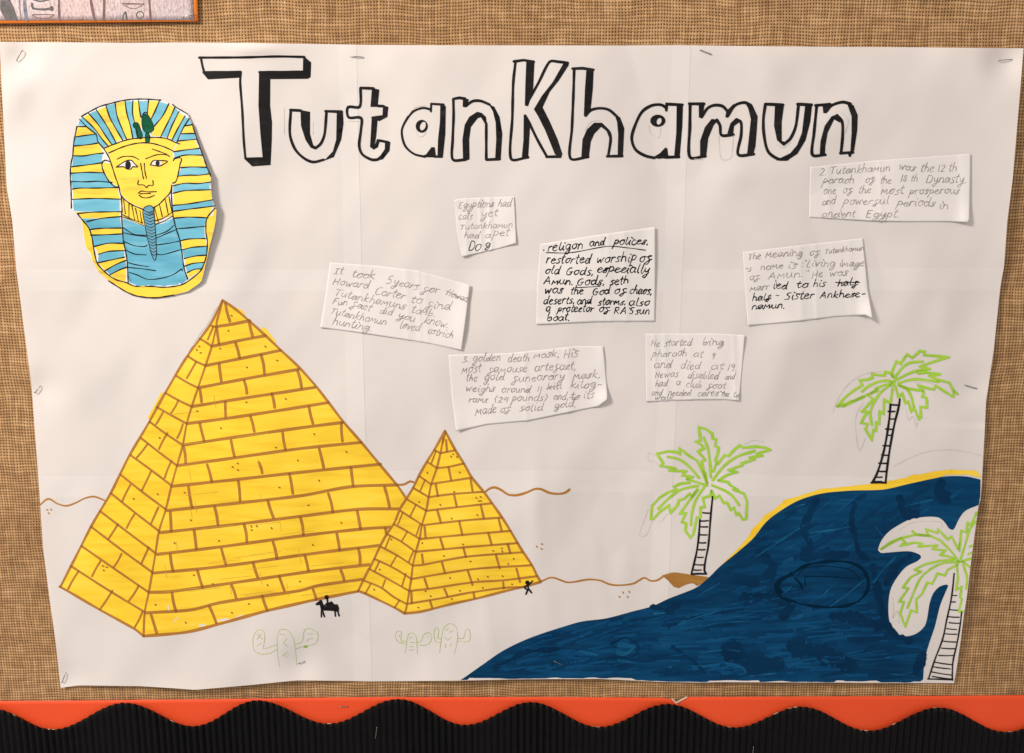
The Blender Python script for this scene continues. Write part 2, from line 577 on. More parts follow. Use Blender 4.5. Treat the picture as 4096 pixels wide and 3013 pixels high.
# ------------------------------------------------------------------ relief of the paper (metres, from photo position)
_w = []
for lam, amp, n in ((1500, 0.0022, 5), (700, 0.0015, 7), (330, 0.00060, 9), (150, 0.00014, 9)):
    for _ in range(n):
        a = RNG.uniform(-0.9, 0.9) if RNG.rand() < 0.75 else RNG.uniform(0, 3.14)
        l = lam * RNG.uniform(0.75, 1.3)
        _w.append((math.cos(a) * 6.283 / l, math.sin(a) * 6.283 / l, RNG.uniform(0, 6.28), amp / math.sqrt(n)))
STAPLES = [(98, 206, 75, 247), (1404, 229, 1456, 232), (2798, 203, 2844, 221), (3988, 246, 4041, 242), (148, 1568, 168, 1543),
           (3853, 1539, 3902, 1553), (255, 2722, 268, 2687), (1195, 2650, 1222, 2640), (2214, 2638, 2250, 2654)]
LEFT_E = [(-4, 168), (3, 254), (9, 395), (27, 750), (49, 884), (65, 1080), (127, 1554), (158, 1979), (172, 2191), (193, 2355), (220, 2551), (243, 2752)]
RIGHT_E = [(4094, 194), (4083, 336), (4063, 572), (4051, 714), (4029, 887), (4016, 1068), (4004, 1131), (3998, 1179), (3975, 1400), (3963, 1480),
           (3950, 1570), (3944, 1602), (3940, 1704), (3932, 1842), (3928, 1917), (3922, 2000), (3914, 2022), (3896, 2156), (3883, 2259),
           (3871, 2361), (3855, 2464), (3842, 2567), (3827, 2670), (3816, 2733)]
TOP_E = [(-4, 168), (318, 170), (522, 172), (700, 170), (1000, 172), (1426, 179.5), (1700, 181), (2500, 182.5), (2689, 181), (3081, 186), (3600, 189), (4094, 194)]
BOT_E = [(243, 2752), (312, 2742), (561, 2745), (717, 2755), (779, 2760), (998, 2741), (1185, 2722), (1400, 2724), (1487, 2726), (1836, 2723), (2104, 2717),
         (2397, 2716), (2641, 2728), (2800, 2731), (2871, 2729), (3319, 2731), (3816, 2733)]
V1 = [(1425, 160), (1436, 631), (1443, 900), (1451, 1336), (1463, 1785), (1466, 2000), (1474, 2308), (1486, 2650), (1488, 2780)]
V2 = [(2763, 160), (2732, 1050), (2706, 1600), (2690, 1939), (2678, 2278), (2667, 2600), (2664, 2780)]
H1 = [(-40, 1080), (1260, 1081), (2500, 1081), (4100, 1074)]
H2 = [(-40, 1908), (1060, 1902), (1463, 1886), (2300, 1884), (2700, 1889), (3200, 1906), (4000, 1916)]


def yx(curve, x):
    c = np.array(curve, float); return np.interp(x, c[:, 0], c[:, 1])


def xy(curve, y):
    c = np.array(curve, float); return np.interp(y, c[:, 1], c[:, 0])


def relief(px, py):
    px = np.asarray(px, float); py = np.asarray(py, float)
    h = 0.0040 + 0 * px
    for a, b, p, m in _w:
        h = h + m * np.sin(a * px + b * py + p)
    # slack vertical ripples along the lower half and between the pins at the top
    wl = 1 / (1 + np.exp(-(py - 2150) / 160))
    for x0, s, a in ((1700, 34, .00055), (1830, 40, -.0004), (1950, 30, .0006), (2060, 50, -.0005), (2200, 36, .0005), (2420, 34, .0006), (1250, 60, .0004), (640, 90, .0006), (980, 50, -.0005)):
        h = h + 1.3 * wl * a * np.exp(-((px - x0 - (py - 2500) * 0.12) / s) ** 2)
    for x0, y0, sx, sy, a, k in ((1010, 195, 110, 26, .0011, 0.1), (2640, 300, 40, 150, .0007, 0), (3050, 250, 60, 90, .0005, -.3), (300, 860, 90, 60, .0006, .4),
                                 (3250, 520, 150, 90, .0006, .5), (2960, 700, 160, 60, .0005, .7), (620, 1400, 70, 120, .0006, .1), (2140, 2050, 40, 260, .0006, .05),
                                 (3560, 880, 120, 60, .0006, -.4), (540, 330, 160, 60, .0004, .2), (1250, 820, 100, 120, .0005, .3), (3200, 1350, 130, 60, .0005, .8),
                                 (2250, 900, 200, 80, .0004, .4), (3120, 1450, 60, 200, .0004, .3), (1750, 1600, 60, 220, .0004, -.2), (3780, 1250, 60, 120, .0006, .1),
                                 (60, 400, 60, 120, .0008, .1), (2500, 2250, 50, 200, .0006, .1)):
        dx = (px - x0) + k * (py - y0); dy = (py - y0)
        h = h + 2.1 * a * np.exp(-(dx / sx) ** 2 - (dy / sy) ** 2)
    # free edges stand off the cloth
    dr = xy(RIGHT_E, py) - px
    h = h + np.exp(-np.clip(dr, 0, None) / 130) * (0.0018 + 0.0022 * np.sin((py - 250) / 2500 * 9) ** 2 + .0012 * (py > 1700))
    dl = px - xy(LEFT_E, py)
    h = h + np.exp(-np.clip(dl, 0, None) / 90) * 0.0008 * (1 + np.sin(py / 140))
    db = yx(BOT_E, px) - py
    h = h + np.exp(-np.clip(db, 0, None) / 80) * (0.0011 + 0.0016 * np.exp(-((px - 800) / 260) ** 2) + .0006 * np.sin(px / 90))
    for x0, y0, x1, y1 in STAPLES:
        r2 = ((px - (x0 + x1) / 2) ** 2 + (py - (y0 + y1) / 2) ** 2)
        k = np.exp(-r2 / 75.0 ** 2)
        h = h * (1 - k) + 0.0014 * k
    return np.clip(h, 0.0009, None)


STEP = 0.00005


def seam_bump(px, py):
    d1 = px - xy(V1, py); d2 = px - xy(V2, py)
    e1 = py - yx(H1, px); e2 = py - yx(H2, px)
    b = 0
    for d, a in ((-d1, .00011), (-d2, .00010), (e1, .00009), (e2, .00009)):
        b = b + a * np.where(d > 0, np.exp(-d / 26), np.exp(d / 26))
    return b


def h_ink(px, py):
    return relief(px, py) + 4 * STEP + seam_bump(px, py) + 0.00008


# ------------------------------------------------------------------ the board: burlap
nx, nz = 150, 120
X, Y = np.meshgrid(np.linspace(-0.85, 0.85, nx), np.linspace(-0.75, 0.75, nz))
hb = 0.0004 * np.sin(X * 31 + 2 * np.sin(Y * 9)) + 0.0004 * np.sin(Y * 38 + 2 * np.sin(X * 7))
V = np.c_[X.ravel(), (-hb).ravel(), Y.ravel()]
Fb = [(j * nx + i, j * nx + i + 1, (j + 1) * nx + i + 1, (j + 1) * nx + i) for j in range(nz - 1) for i in range(nx - 1)]
burlap = mesh_obj("burlap_wall", V, Fb, M_BURLAP, origin=False)
tag(burlap, kind='structure')
burlap['label'] = "brown burlap cloth covering the display board"

# ------------------------------------------------------------------ the poster and its nine sheets
poster = empty("poster", 2048, 1480, 0.001, "large white hand-drawn poster with pyramids, palm trees and outlined title letters on burlap", "poster")
cols = [(LEFT_E, V1, 0), (V1, V2, -72), (V2, RIGHT_E, -74)]
rows = [(TOP_E, H1, 0), (H1, H2, 0), (H2, BOT_E, 0)]


def cut_v(curve, ya, yb, off):
    ys = np.linspace(ya, yb, 40)
    return [(float(xy(curve, y)) + off, float(y)) for y in ys]


for r, (tc, bc, _) in enumerate(rows):
    for c, (lc, rc, off) in enumerate(cols):
        xa = lambda y: float(xy(lc, y)) + off
        xb = lambda y: float(xy(rc, y))
        ov = 84 if r < 2 else 0
        yT = lambda x: float(yx(tc, x)); yB = lambda x: float(yx(bc, x)) + ov
        # corners
        def corner(xf, yf):
            x, y = 0, yf(1000.0 if c == 0 else 2000.0)
            for _ in range(6):
                x = xf(y); y = yf(x)
            return x, y
        x00, y00 = corner(xa, yT); x10, y10 = corner(xb, yT); x01, y01 = corner(xa, yB); x11, y11 = corner(xb, yB)
        top = [(x, yT(x)) for x in np.linspace(x00, x10, 60)]
        bot = [(x, yB(x)) for x in np.linspace(x01, x11, 60)]
        lef = [(xa(y), y) for y in np.linspace(y00, y01, 60)]
        rig = [(xb(y), y) for y in np.linspace(y10, y11, 60)]
        px, py, fs = coons(top, rig, bot, lef, 112, 78)
        layer = (2 - c) + r
        h = relief(px, py) + layer * STEP
        if c < 2:
            d = xy(rc, py) - px
            h = h + .00011 * np.exp(-np.clip(d, 0, None) / 26)
        if r > 0:
            d = py - yx(tc, px)
            h = h + .00009 * np.exp(-np.clip(d, 0, None) / 26)
        P = to3d(px, py, h)
        o = mesh_obj("paper_sheet", P, fs, M_PAPER, poster)

# ------------------------------------------------------------------ title letters
def ring(cx, cy, rx, ry, ix, iy, jx, jy, rot=0.3, n=22):
    o = disc(cx, cy, rx, n, ry, 0.0); i = disc(ix, iy, jx, n, jy, rot)
    # match start angle
    k = int(round(rot / (2 * math.pi) * n)) % n
    o2 = o[k:] + o[:k]
    return [[o2[a], o2[(a + 1) % n], i[(a + 1) % n], i[a]] for a in range(n)]


LET = []
LET.append(("T", R2, 9.5, [[(212, 178), (600, 176), (900, 168), (1140, 172)], [(228, 182), (240, 245), (258, 315)], [(250, 307), (580, 304)], [(580, 305), (574, 400), (592, 640), (605, 900), (620, 1065)],
    [(620, 1068), (770, 1066)], [(1140, 172), (1136, 300)], [(742, 306), (1140, 302)]],
    [[(240, 310), (575, 300), (570, 355), (290, 370)], [(740, 300), (840, 310), (838, 600), (855, 750), (853, 900), (842, 1125), (680, 1137), (615, 1075), (772, 1062), (752, 850), (735, 600)],
     [(835, 305), (1140, 300), (1195, 350), (1170, 365), (838, 368)], [(1135, 165), (1200, 220), (1195, 350), (1165, 350), (1130, 300)]], []))
LET.append(("u", R2, 11, [[(1020, 640), (1012, 850), (1055, 980), (1130, 1060), (1215, 1098), (1310, 1078)], [(1015, 640), (1110, 645)], [(1325, 650), (1470, 655)],
    [(1240, 975), (1285, 935), (1318, 850), (1335, 650)]],
    [[(1105, 640), (1190, 655), (1190, 850), (1218, 950), (1245, 962), (1240, 990), (1195, 972), (1150, 905), (1110, 780)],
     [(1425, 650), (1480, 655), (1485, 760), (1465, 900), (1400, 1055), (1310, 1088), (1390, 1005), (1420, 900)]], []))
LET.append(("t", R2, 11, [[(1635, 445), (1750, 450)], [(1635, 445), (1627, 610), (1525, 615), (1530, 705), (1638, 710), (1637, 820), (1622, 950), (1650, 1030), (1735, 1078), (1790, 1075)],
    [(1785, 603), (1838, 606)], [(1740, 708), (1832, 697)], [(1800, 908), (1880, 925)]],
    [[(1735, 445), (1800, 460), (1785, 612), (1722, 612)], [(1832, 598), (1880, 612), (1872, 700), (1800, 738), (1740, 718), (1828, 692)],
     [(1733, 705), (1785, 720), (1775, 850), (1760, 955), (1780, 895), (1808, 900), (1788, 968), (1750, 990), (1718, 965), (1728, 800)],
     [(1850, 922), (1898, 920), (1890, 1000), (1830, 1075), (1750, 1090), (1810, 1040), (1848, 985)]], []))
LET.append(("a", R3, 9, [[(492, 635), (420, 622), (330, 658), (262, 750), (235, 830), (262, 950), (340, 1025), (440, 1052)], [(492, 652), (495, 585), (605, 592)], [(518, 975), (526, 1050), (590, 1052)]],
    [[(575, 588), (624, 605), (620, 850), (598, 1057), (550, 1057), (555, 900), (572, 740)], [(400, 1050), (450, 1030), (500, 963), (518, 975), (528, 1057), (430, 1057)]],
    ring(412, 783, 54, 57, 421, 781, 24, 39, 0.35)))
LET.append(("n", R3, 11, [[(690, 542), (740, 532), (795, 540)], [(690, 545), (692, 700), (684, 900), (685, 1075), (800, 1077)], [(800, 605), (860, 562), (930, 560), (1010, 592)],
    [(1100, 1072), (982, 1078)], [(980, 1075), (980, 760), (940, 692)]],
    [[(775, 535), (828, 545), (815, 590), (795, 617), (772, 610)], [(1000, 588), (1050, 610), (1098, 700), (1122, 850), (1108, 1072), (1058, 1070), (1068, 900), (1063, 750), (1038, 650)],
     [(775, 1065), (770, 900), (790, 770), (830, 700), (900, 655), (940, 665), (978, 700), (985, 765), (945, 700), (905, 712), (845, 790), (830, 900), (833, 1075), (790, 1090)]], []))
LET.append(("K", R3, 11, [[(1222, 212), (1310, 200), (1400, 215)], [(1238, 215), (1218, 400), (1210, 700), (1198, 1068), (1350, 1056)], [(1360, 540), (1440, 400), (1538, 215), (1620, 215), (1700, 225)],
    [(1510, 1052), (1635, 1050)], [(1322, 688), (1362, 760), (1430, 900), (1515, 1052)]],
    [[(1333, 205), (1405, 218), (1395, 440), (1375, 530), (1348, 608), (1320, 600), (1325, 400)], [(1665, 220), (1710, 240), (1620, 380), (1540, 480), (1475, 620), (1398, 635), (1470, 515), (1565, 395)],
     [(1398, 630), (1475, 612), (1540, 740), (1610, 900), (1652, 1030), (1635, 1058), (1585, 1030), (1500, 820), (1440, 700)], [(1310, 685), (1330, 685), (1367, 770), (1350, 1060), (1293, 1062), (1308, 900)]], []))
LET.append(("h", R3, 11, [[(1740, 275), (1830, 272), (1925, 285)], [(1755, 280), (1748, 500), (1735, 800), (1722, 1065), (1880, 1052)], [(1855, 690), (1900, 642), (1980, 624), (2060, 638), (2130, 695)],
    [(2045, 1048), (2180, 1045)], [(2055, 1045), (2076, 900), (2062, 830), (1998, 772)]],
    [[(1863, 275), (1927, 285), (1920, 450), (1900, 645), (1870, 695), (1840, 690), (1850, 450)], [(2105, 665), (2160, 705), (2197, 800), (2185, 1047), (2138, 1047), (2143, 850), (2133, 745)],
     [(1818, 1055), (1828, 900), (1868, 810), (1930, 752), (2000, 752), (2050, 800), (2082, 860), (2070, 900), (2040, 825), (1992, 788), (1932, 850), (1902, 920), (1885, 1052)]], []))
LET.append(("a", R4, 12, [[(488, 520), (450, 495), (380, 500), (310, 545), (260, 640), (233, 740), (260, 822), (330, 868), (400, 885)], [(487, 535), (490, 490), (605, 495)], [(485, 830), (485, 880), (580, 878)]],
    [[(563, 488), (610, 490), (605, 650), (585, 887), (543, 887), (560, 700)], [(385, 883), (440, 850), (480, 808), (495, 815), (503, 885), (430, 892)]],
    ring(425, 612, 56, 45, 434, 616, 17, 25, 0.35)))
LET.append(("m", R4, 12, [[(655, 487), (765, 488)], [(662, 490), (660, 650), (660, 878), (775, 872)], [(745, 585), (790, 520), (840, 498), (900, 505), (938, 545)], [(935, 580), (990, 500), (1060, 478), (1110, 500)],
    [(1130, 857), (1015, 860), (1036, 720), (1036, 625), (1005, 603)], [(858, 605), (882, 650), (892, 718), (980, 714)]],
    [[(725, 485), (768, 492), (752, 592), (726, 588)], [(900, 505), (940, 528), (985, 485), (958, 560), (935, 590), (920, 585), (928, 540)],
     [(1060, 473), (1120, 498), (1158, 580), (1152, 680), (1142, 800), (1125, 862), (1080, 857), (1095, 720), (1108, 600), (1088, 520)],
     [(735, 877), (735, 760), (770, 660), (820, 598), (872, 605), (835, 645), (795, 740), (782, 860), (760, 882)], [(935, 705), (958, 630), (1000, 590), (1042, 610), (985, 650), (978, 718)]], []))
LET.append(("u", R4, 12, [[(1213, 490), (1345, 495)], [(1215, 490), (1200, 600), (1205, 720), (1235, 838), (1310, 893), (1380, 893)], [(1350, 785), (1400, 740), (1438, 650), (1458, 495)], [(1450, 490), (1555, 495)]],
    [[(1285, 492), (1352, 495), (1335, 620), (1335, 760), (1368, 770), (1345, 795), (1300, 755), (1278, 650)],
     [(1508, 488), (1558, 495), (1545, 620), (1510, 755), (1450, 855), (1370, 907), (1290, 903), (1398, 850), (1448, 790), (1483, 700)]], []))
LET.append(("n", R4, 12, [[(1582, 500), (1690, 490)], [(1592, 500), (1572, 700), (1560, 862), (1655, 862)], [(1665, 540), (1700, 500), (1780, 475), (1840, 488)], [(1765, 850), (1858, 845)],
    [(1770, 850), (1782, 720), (1778, 620), (1740, 572)], [(1835, 845), (1835, 868)]],
    [[(1633, 492), (1692, 488), (1665, 557), (1640, 555)], [(1810, 472), (1862, 498), (1893, 570), (1890, 680), (1865, 842), (1838, 845), (1848, 700), (1848, 580)],
     [(1613, 865), (1620, 760), (1650, 650), (1700, 580), (1745, 562), (1785, 605), (1760, 625), (1720, 602), (1672, 700), (1655, 800), (1652, 872)]], []))
for ch, R, w, st, fi, rg in LET:
    strokes = [ribbon(R(s), w, 9, smooth=(len(s) > 3), vary=0.07) for s in st]
    fills = [[tuple(q) for q in catmull(R(f), 14, True, False)] for f in fi] + [R(q) for q in rg]
    o = ink("title_letter", strokes, fills, h_ink, 0, [M_BLACK], poster)
    o['label'] = "black outlined title letter " + ch

# ------------------------------------------------------------------ drawing: big pyramid
def seglist(R, pts, w=11, step=14, smooth=False, **k):
    return ribbon(R(pts) if R else pts, w, step, smooth=smooth, vary=.08, **k)


def drawn(name, parent, fill_poly, mat, h=h_ink, dh=0.0, grid=18, holes=None, jag=0.0):
    pts = [tuple(q + (RNG.rand(2) - .5) * jag) for q in catmull(fill_poly, 16, True, False)]
    v2, tris, ks = arrange([(0, pts)], grid)
    return lay(name, v2, tris, h, dh, mat, parent)


BP_out = [(890, 1200), (935, 1232), (999, 1286), (1062, 1343), (1126, 1404), (1192, 1466), (1259, 1540), (1313, 1609), (1372, 1686), (1445, 1770), (1522, 1863), (1590, 1944), (1624, 1994),
          (1600, 2033), (1580, 2090), (1547, 2134), (1521, 2186), (1497, 2234), (1476, 2275), (1454, 2320), (1430, 2366),
          (1272, 2397), (1200, 2413), (1062, 2445), (867, 2499), (745, 2529), (574, 2545), (536, 2515), (400, 2440), (268, 2363), (243, 2345), (284, 2265), (325, 2184), (363, 2109), (400, 2045),
          (443, 1973), (481, 1896), (518, 1822), (597, 1688), (661, 1572), (749, 1425), (840, 1300)]
bigp = drawn("pyramid_drawing", poster, BP_out, M_YEL, dh=0.00001)
bigp['label'] = "large yellow marker pyramid with brown brick outlines"
RIDGE = [(867, 1286), (865, 1307), (847, 1386), (822, 1463), (792, 1552), (767, 1627), (747, 1695), (731, 1781), (708, 1863), (686, 1943), (663, 2038), (636, 2125), (622, 2213), (609, 2290), (595, 2370), (579, 2449), (574, 2544)]
st = []
st.append(ribbon([(890, 1202)] + BP_out[1:13], 10, 16, True))
st.append(ribbon([(890, 1202), (840, 1300), (749, 1425), (661, 1572), (597, 1688), (518, 1822), (481, 1896), (443, 1973), (400, 2045), (363, 2109), (325, 2184), (284, 2265), (243, 2345)], 10, 16, True))
st.append(ribbon([(238, 2347), (268, 2363), (400, 2440), (536, 2515), (574, 2545)], 10, 16, True))
st.append(ribbon([(574, 2545), (745, 2529), (867, 2499), (1062, 2445), (1200, 2413), (1272, 2397), (1430, 2366)], 12, 16, True))
st.append(ribbon([(890, 1205)] + RIDGE, 8.5, 16, True))
RC = [[(865, 1307), (930, 1297), (999, 1283)], [(847, 1386), (960, 1362), (1062, 1343)], [(822, 1463), (960, 1435), (1122, 1402)], [(792, 1552), (980, 1516), (1194, 1478)],
      [(767, 1627), (900, 1605), (1259, 1550)], [(747, 1695), (900, 1675), (1100, 1645), (1313, 1611)], [(731, 1781), (900, 1755), (1200, 1712), (1372, 1690)],
      [(708, 1863), (900, 1837), (1200, 1795), (1445, 1770)], [(686, 1946), (949, 1918), (1200, 1890), (1522, 1857)], [(668, 2043), (835, 2025), (1200, 1984), (1400, 1948), (1590, 1940)],
      [(640, 2131), (926, 2100), (1200, 2066), (1431, 2038), (1599, 2036)], [(628, 2218), (881, 2188), (1227, 2141), (1454, 2116), (1563, 2109)], [(611, 2293), (790, 2277), (950, 2258), (1227, 2218), (1517, 2182)],
      [(595, 2370), (681, 2367), (1000, 2322), (1245, 2286), (1477, 2259)], [(582, 2452), (763, 2440), (881, 2411), (1200, 2363), (1272, 2343), (1447, 2318)]]
for c in RC: st.append(ribbon(c, 12.5, 18, True, vary=.06))
for a, b in (((845, 1303), RIDGE[1]), ((798, 1355), RIDGE[2]), ((751, 1425), RIDGE[3]), ((705, 1504), RIDGE[4]), ((661, 1572), RIDGE[5]), ((626, 1628), RIDGE[6]), ((599, 1688), RIDGE[7]), ((564, 1753), RIDGE[8]),
             ((522, 1821), RIDGE[9]), ((482, 1899), RIDGE[10]), ((443, 1973), RIDGE[11]), ((400, 2045), RIDGE[12]), ((364, 2107), RIDGE[13]), ((325, 2184), RIDGE[14]), ((284, 2265), RIDGE[15])):
    mid = ((a[0] + b[0]) / 2 + random.uniform(-3, 3), (a[1] + b[1]) / 2 + random.uniform(-2, 3))
    st.append(ribbon([a, mid, b], 9, 18, True, vary=.06))
J = [(P1, [(1545, 140, 1585, 300), (1470, 355, 1490, 500), (1755, 300, 1785, 430), (1635, 490, 1670, 620), (1490, 675, 1510, 830), (1860, 595, 1890, 765), (1320, 900, 1335, 1010), (1710, 820, 1735, 935),
           (1545, 1010, 1548, 1140), (1955, 935, 1980, 1060), (1320, 1200, 1360, 1360), (1765, 1135, 1800, 1270), (1180, 1410, 1195, 1545), (1595, 1345, 1625, 1490), (2050, 1280, 2075, 1430)], 11.5),
     (P3, [(640, 515, 675, 665), (740, 830, 775, 980), (1025, 975, 1035, 1135), (830, 1200, 870, 1370), (1110, 1370, 1130, 1530)], 11.5),
     (P2, [(1385, 20, 1425, 170), (1840, 0, 1870, 95), (1220, 215, 1250, 400), (1660, 165, 1675, 340), (2110, 100, 2140, 275), (1060, 440, 1068, 610), (1450, 390, 1480, 550), (1920, 340, 1970, 490), (1270, 600, 1290, 765),
           (1710, 545, 1735, 700), (1060, 810, 1085, 960), (1510, 760, 1550, 900), (1965, 700, 2000, 850), (1300, 955, 1345, 1105), (1790, 885, 1830, 1010), (1075, 1150, 1110, 1315), (1600, 1080, 1640, 1195),
           (2020, 1005, 2065, 1130), (890, 1340, 940, 1505), (1405, 1270, 1465, 1415), (1870, 1175, 1915, 1305)], 11.5),
     (P4, [(690, 165, 730, 330), (1185, 105, 1230, 285), (445, 375, 470, 530), (945, 320, 975, 480), (765, 520, 790, 665), (1190, 470, 1200, 520), (485, 715, 515, 845), (955, 650, 970, 785), (800, 840, 830, 930), (555, 1010, 585, 1100)], 11.5),
     (P1, [(1440, 345, 1390, 460), (1285, 660, 1205, 800), (1130, 995, 1065, 1110), (995, 1100, 935, 1205), (1170, 1205, 1120, 1330), (1035, 1285, 960, 1425), (860, 1380, 765, 1500), (1070, 1530, 1010, 1680)], 8.5),
     (P2, [(890, 80, 810, 245), (710, 195, 635, 345), (955, 395, 890, 540), (745, 455, 675, 580), (600, 545, 515, 675), (870, 750, 805, 890), (630, 805, 560, 925), (445, 870, 370, 1005), (780, 1090, 695, 1220),
           (250, 960, 160, 1115), (550, 1130, 440, 1295), (815, 1315, 745, 1455)], 8.5)]
for R, L, w in J:
    for a, b, c, d in L:
        m = ((a + c) / 2 + random.uniform(-5, 7), (b + d) / 2)
        st.append(ribbon(R([(a, b), m, (c, d)]), w, 14, True, vary=.06))
ink("brick_outlines", st, [], h_ink, 0.00005, [M_BROWN, M_BROWN2], bigp)


def specks(L, w=9):
    out = []
    for R, pts in L:
        for x, y in pts:
            a = random.uniform(0.2, 1.0)
            X0, Y0 = R([(x, y)])[0]
            out.append([disc(X0, Y0, w * .62, 8, w * .34, a)])
    return out


stuff_quick("sand_specks", specks([(P1, [(1600, 250), (1572, 383), (1500, 540), (1898, 522), (1735, 705), (2002, 645), (1315, 520), (1293, 552), (1327, 577), (1297, 1092), (1730, 1013), (2078, 983), (1507, 1242), (967, 1328), (1992, 1413),
    (1655, 1552), (1610, 1583), (1657, 1611), (2185, 1525)]), (P2, [(1187, 268), (950, 282), (738, 322), (2022, 222), (1242, 510), (1098, 712), (1490, 692), (1775, 567), (1823, 563), (1777, 597), (1953, 580), (1268, 995),
    (1437, 1072), (468, 914), (500, 925), (473, 952), (930, 1256), (1197, 1413), (1603, 1326), (1753, 1248), (1917, 1082)]), (P3, [(787, 1073), (1070, 1230), (830, 1483), (450, 1193)]),
    (P4, [(515, 268), (805, 423), (555, 618), (440, 940), (155, 972)])]), h_ink, 0.00009, M_BROWN2, bigp)
# stray yellow marker outside the outline
stuff_quick("stray_marker", [ribbon(P1([(1640, 195), (1680, 215), (1700, 240)]), 16, 8), ribbon(P1([(1880, 370), (1930, 430), (1970, 480)]), 18, 8), ribbon(P1([(985, 930), (930, 1040), (870, 1150)]), 8, 8),
                       ribbon(P1([(1230, 590), (1290, 500), (1330, 440)]), 6, 8), ribbon(P1([(640, 1590), (700, 1480)]), 8, 8)], h_ink, 0.0, M_YEL, bigp)
# bare paper left in the bottom course
stuff_quick("bare_patch", [ribbon(P2([(1480, 1395), (1540, 1385), (1590, 1390), (1660, 1362), (1690, 1355)]), 9, 6, True, vary=.3), ribbon(P2([(1320, 1440), (1360, 1432)]), 9, 6, vary=.3),
                     ribbon(P2([(1080, 1408), (1130, 1365)]), 3, 6), ribbon(P2([(1040, 1260), (1048, 1300)]), 5, 6)], h_ink, 0.00004, M_PAPER, bigp)

# ------------------------------------------------------------------ small pyramid
SPo = S1([(930, 182), (1030, 370), (1110, 495), (1190, 635), (1310, 780), (1390, 890), (1485, 1025), (1570, 1160), (1640, 1280), (1695, 1370), (1780, 1495)]) + S2([(1830, 620), (1868, 680), (1700, 728), (1500, 775), (1250, 840), (1000, 895), (700, 970), (535, 990), (440, 935), (150, 795), (80, 770), (130, 665), (185, 555)]) \
    + S1([(190, 1530), (235, 1440), (295, 1310), (355, 1200), (435, 1080), (490, 945), (550, 850), (620, 735), (675, 620), (755, 480), (830, 360)])
smp = drawn("pyramid_drawing", poster, SPo, M_YEL, dh=0.0001)
smp['label'] = "small yellow marker pyramid in front of the large one"
RS = S1([(915, 250), (885, 400), (850, 545), (795, 705), (770, 830), (745, 965), (705, 1100), (680, 1240), (645, 1365), (615, 1500), (600, 1630)]) + S2([(580, 770), (560, 895), (540, 985)])
st = [ribbon(SPo[:12] + SPo[12:13], 9.5, 14, True), ribbon(SPo[12:19], 9.5, 14, True), ribbon(SPo[18:22], 9.5, 14, True), ribbon(SPo[21:] + SPo[:1], 9.5, 14, True), ribbon(RS, 8.5, 14, True), ribbon(S1([(935, 200), (905, 300)]), 8, 12)]
for R, L, w in ((S1, [[(885, 400), (1025, 372)], [(850, 545), (960, 535), (1115, 500)], [(800, 700), (1190, 640)], [(770, 830), (1000, 800), (1300, 778)], [(745, 965), (900, 945), (1390, 890)], [(710, 1105), (1100, 1060), (1485, 1030)],
      [(685, 1240), (1100, 1200), (1575, 1160)], [(645, 1365), (1200, 1315), (1640, 1280)], [(615, 1500), (700, 1495), (1130, 1415), (1690, 1370)], [(600, 1632), (900, 1580), (1250, 1530), (1775, 1497)]], 8.5),
      (S2, [[(580, 770), (800, 745), (1200, 685), (1500, 665), (1830, 625)], [(565, 895), (900, 840), (1150, 790), (1500, 740), (1700, 730)]], 8.5),
      (S1, [[(825, 368), (885, 400)], [(755, 485), (850, 545)], [(680, 625), (730, 660), (795, 705)], [(620, 740), (770, 830)], [(555, 850), (750, 965)], [(495, 965), (705, 1100)], [(430, 1095), (550, 1160), (685, 1240)],
      [(360, 1190), (500, 1265), (640, 1365)], [(300, 1315), (460, 1400), (615, 1500)], [(240, 1435), (430, 1525), (600, 1630)]], 8),
      (S2, [[(190, 555), (350, 640), (580, 770)], [(130, 665), (300, 735), (430, 830), (550, 895)]], 8),
      (S1, [[(940, 270), (950, 380)], [(965, 540), (990, 660)], [(840, 705), (860, 820)], [(1180, 650), (1200, 770)], [(1020, 810), (1045, 920)], [(855, 960), (890, 1080)], [(1280, 905), (1310, 1035)], [(1070, 1070), (1100, 1200)],
      [(1455, 1040), (1485, 1160)], [(730, 1120), (740, 1220)], [(885, 1235), (915, 1335)], [(1355, 1180), (1385, 1290)], [(1110, 1325), (1135, 1415)], [(1545, 1290), (1570, 1380)], [(705, 1390), (715, 1475)], [(900, 1470), (930, 1575)],
      [(1430, 1400), (1465, 1525)], [(1155, 1555), (1200, 1690)], [(1630, 1530), (1665, 1660)]], 9.5),
      (S2, [[(730, 650), (760, 740)], [(600, 780), (605, 890)], [(925, 750), (955, 820)], [(1500, 685), (1505, 745)], [(1210, 790), (1220, 840)], [(785, 870), (805, 935)]], 9.5),
      (S1, [[(840, 385), (795, 500)], [(735, 660), (690, 765)], [(645, 905), (590, 1015)], [(515, 985), (470, 1095)], [(685, 1100), (650, 1200)], [(560, 1170), (510, 1255)], [(390, 1220), (345, 1330)], [(620, 1360), (575, 1465)],
      [(455, 1405), (400, 1500)], [(285, 1465), (240, 1560)], [(545, 1580), (510, 1700)]], 7),
      (S2, [[(345, 660), (320, 730)], [(200, 705), (150, 795)], [(485, 860), (435, 935)]], 7)):
    for s in L:
        st.append(ribbon(R(s), w, 14, len(s) > 2, vary=.07))
ink("brick_outlines", st, [], h_ink, 0.00015, [M_BROWN, M_BROWN2], smp)
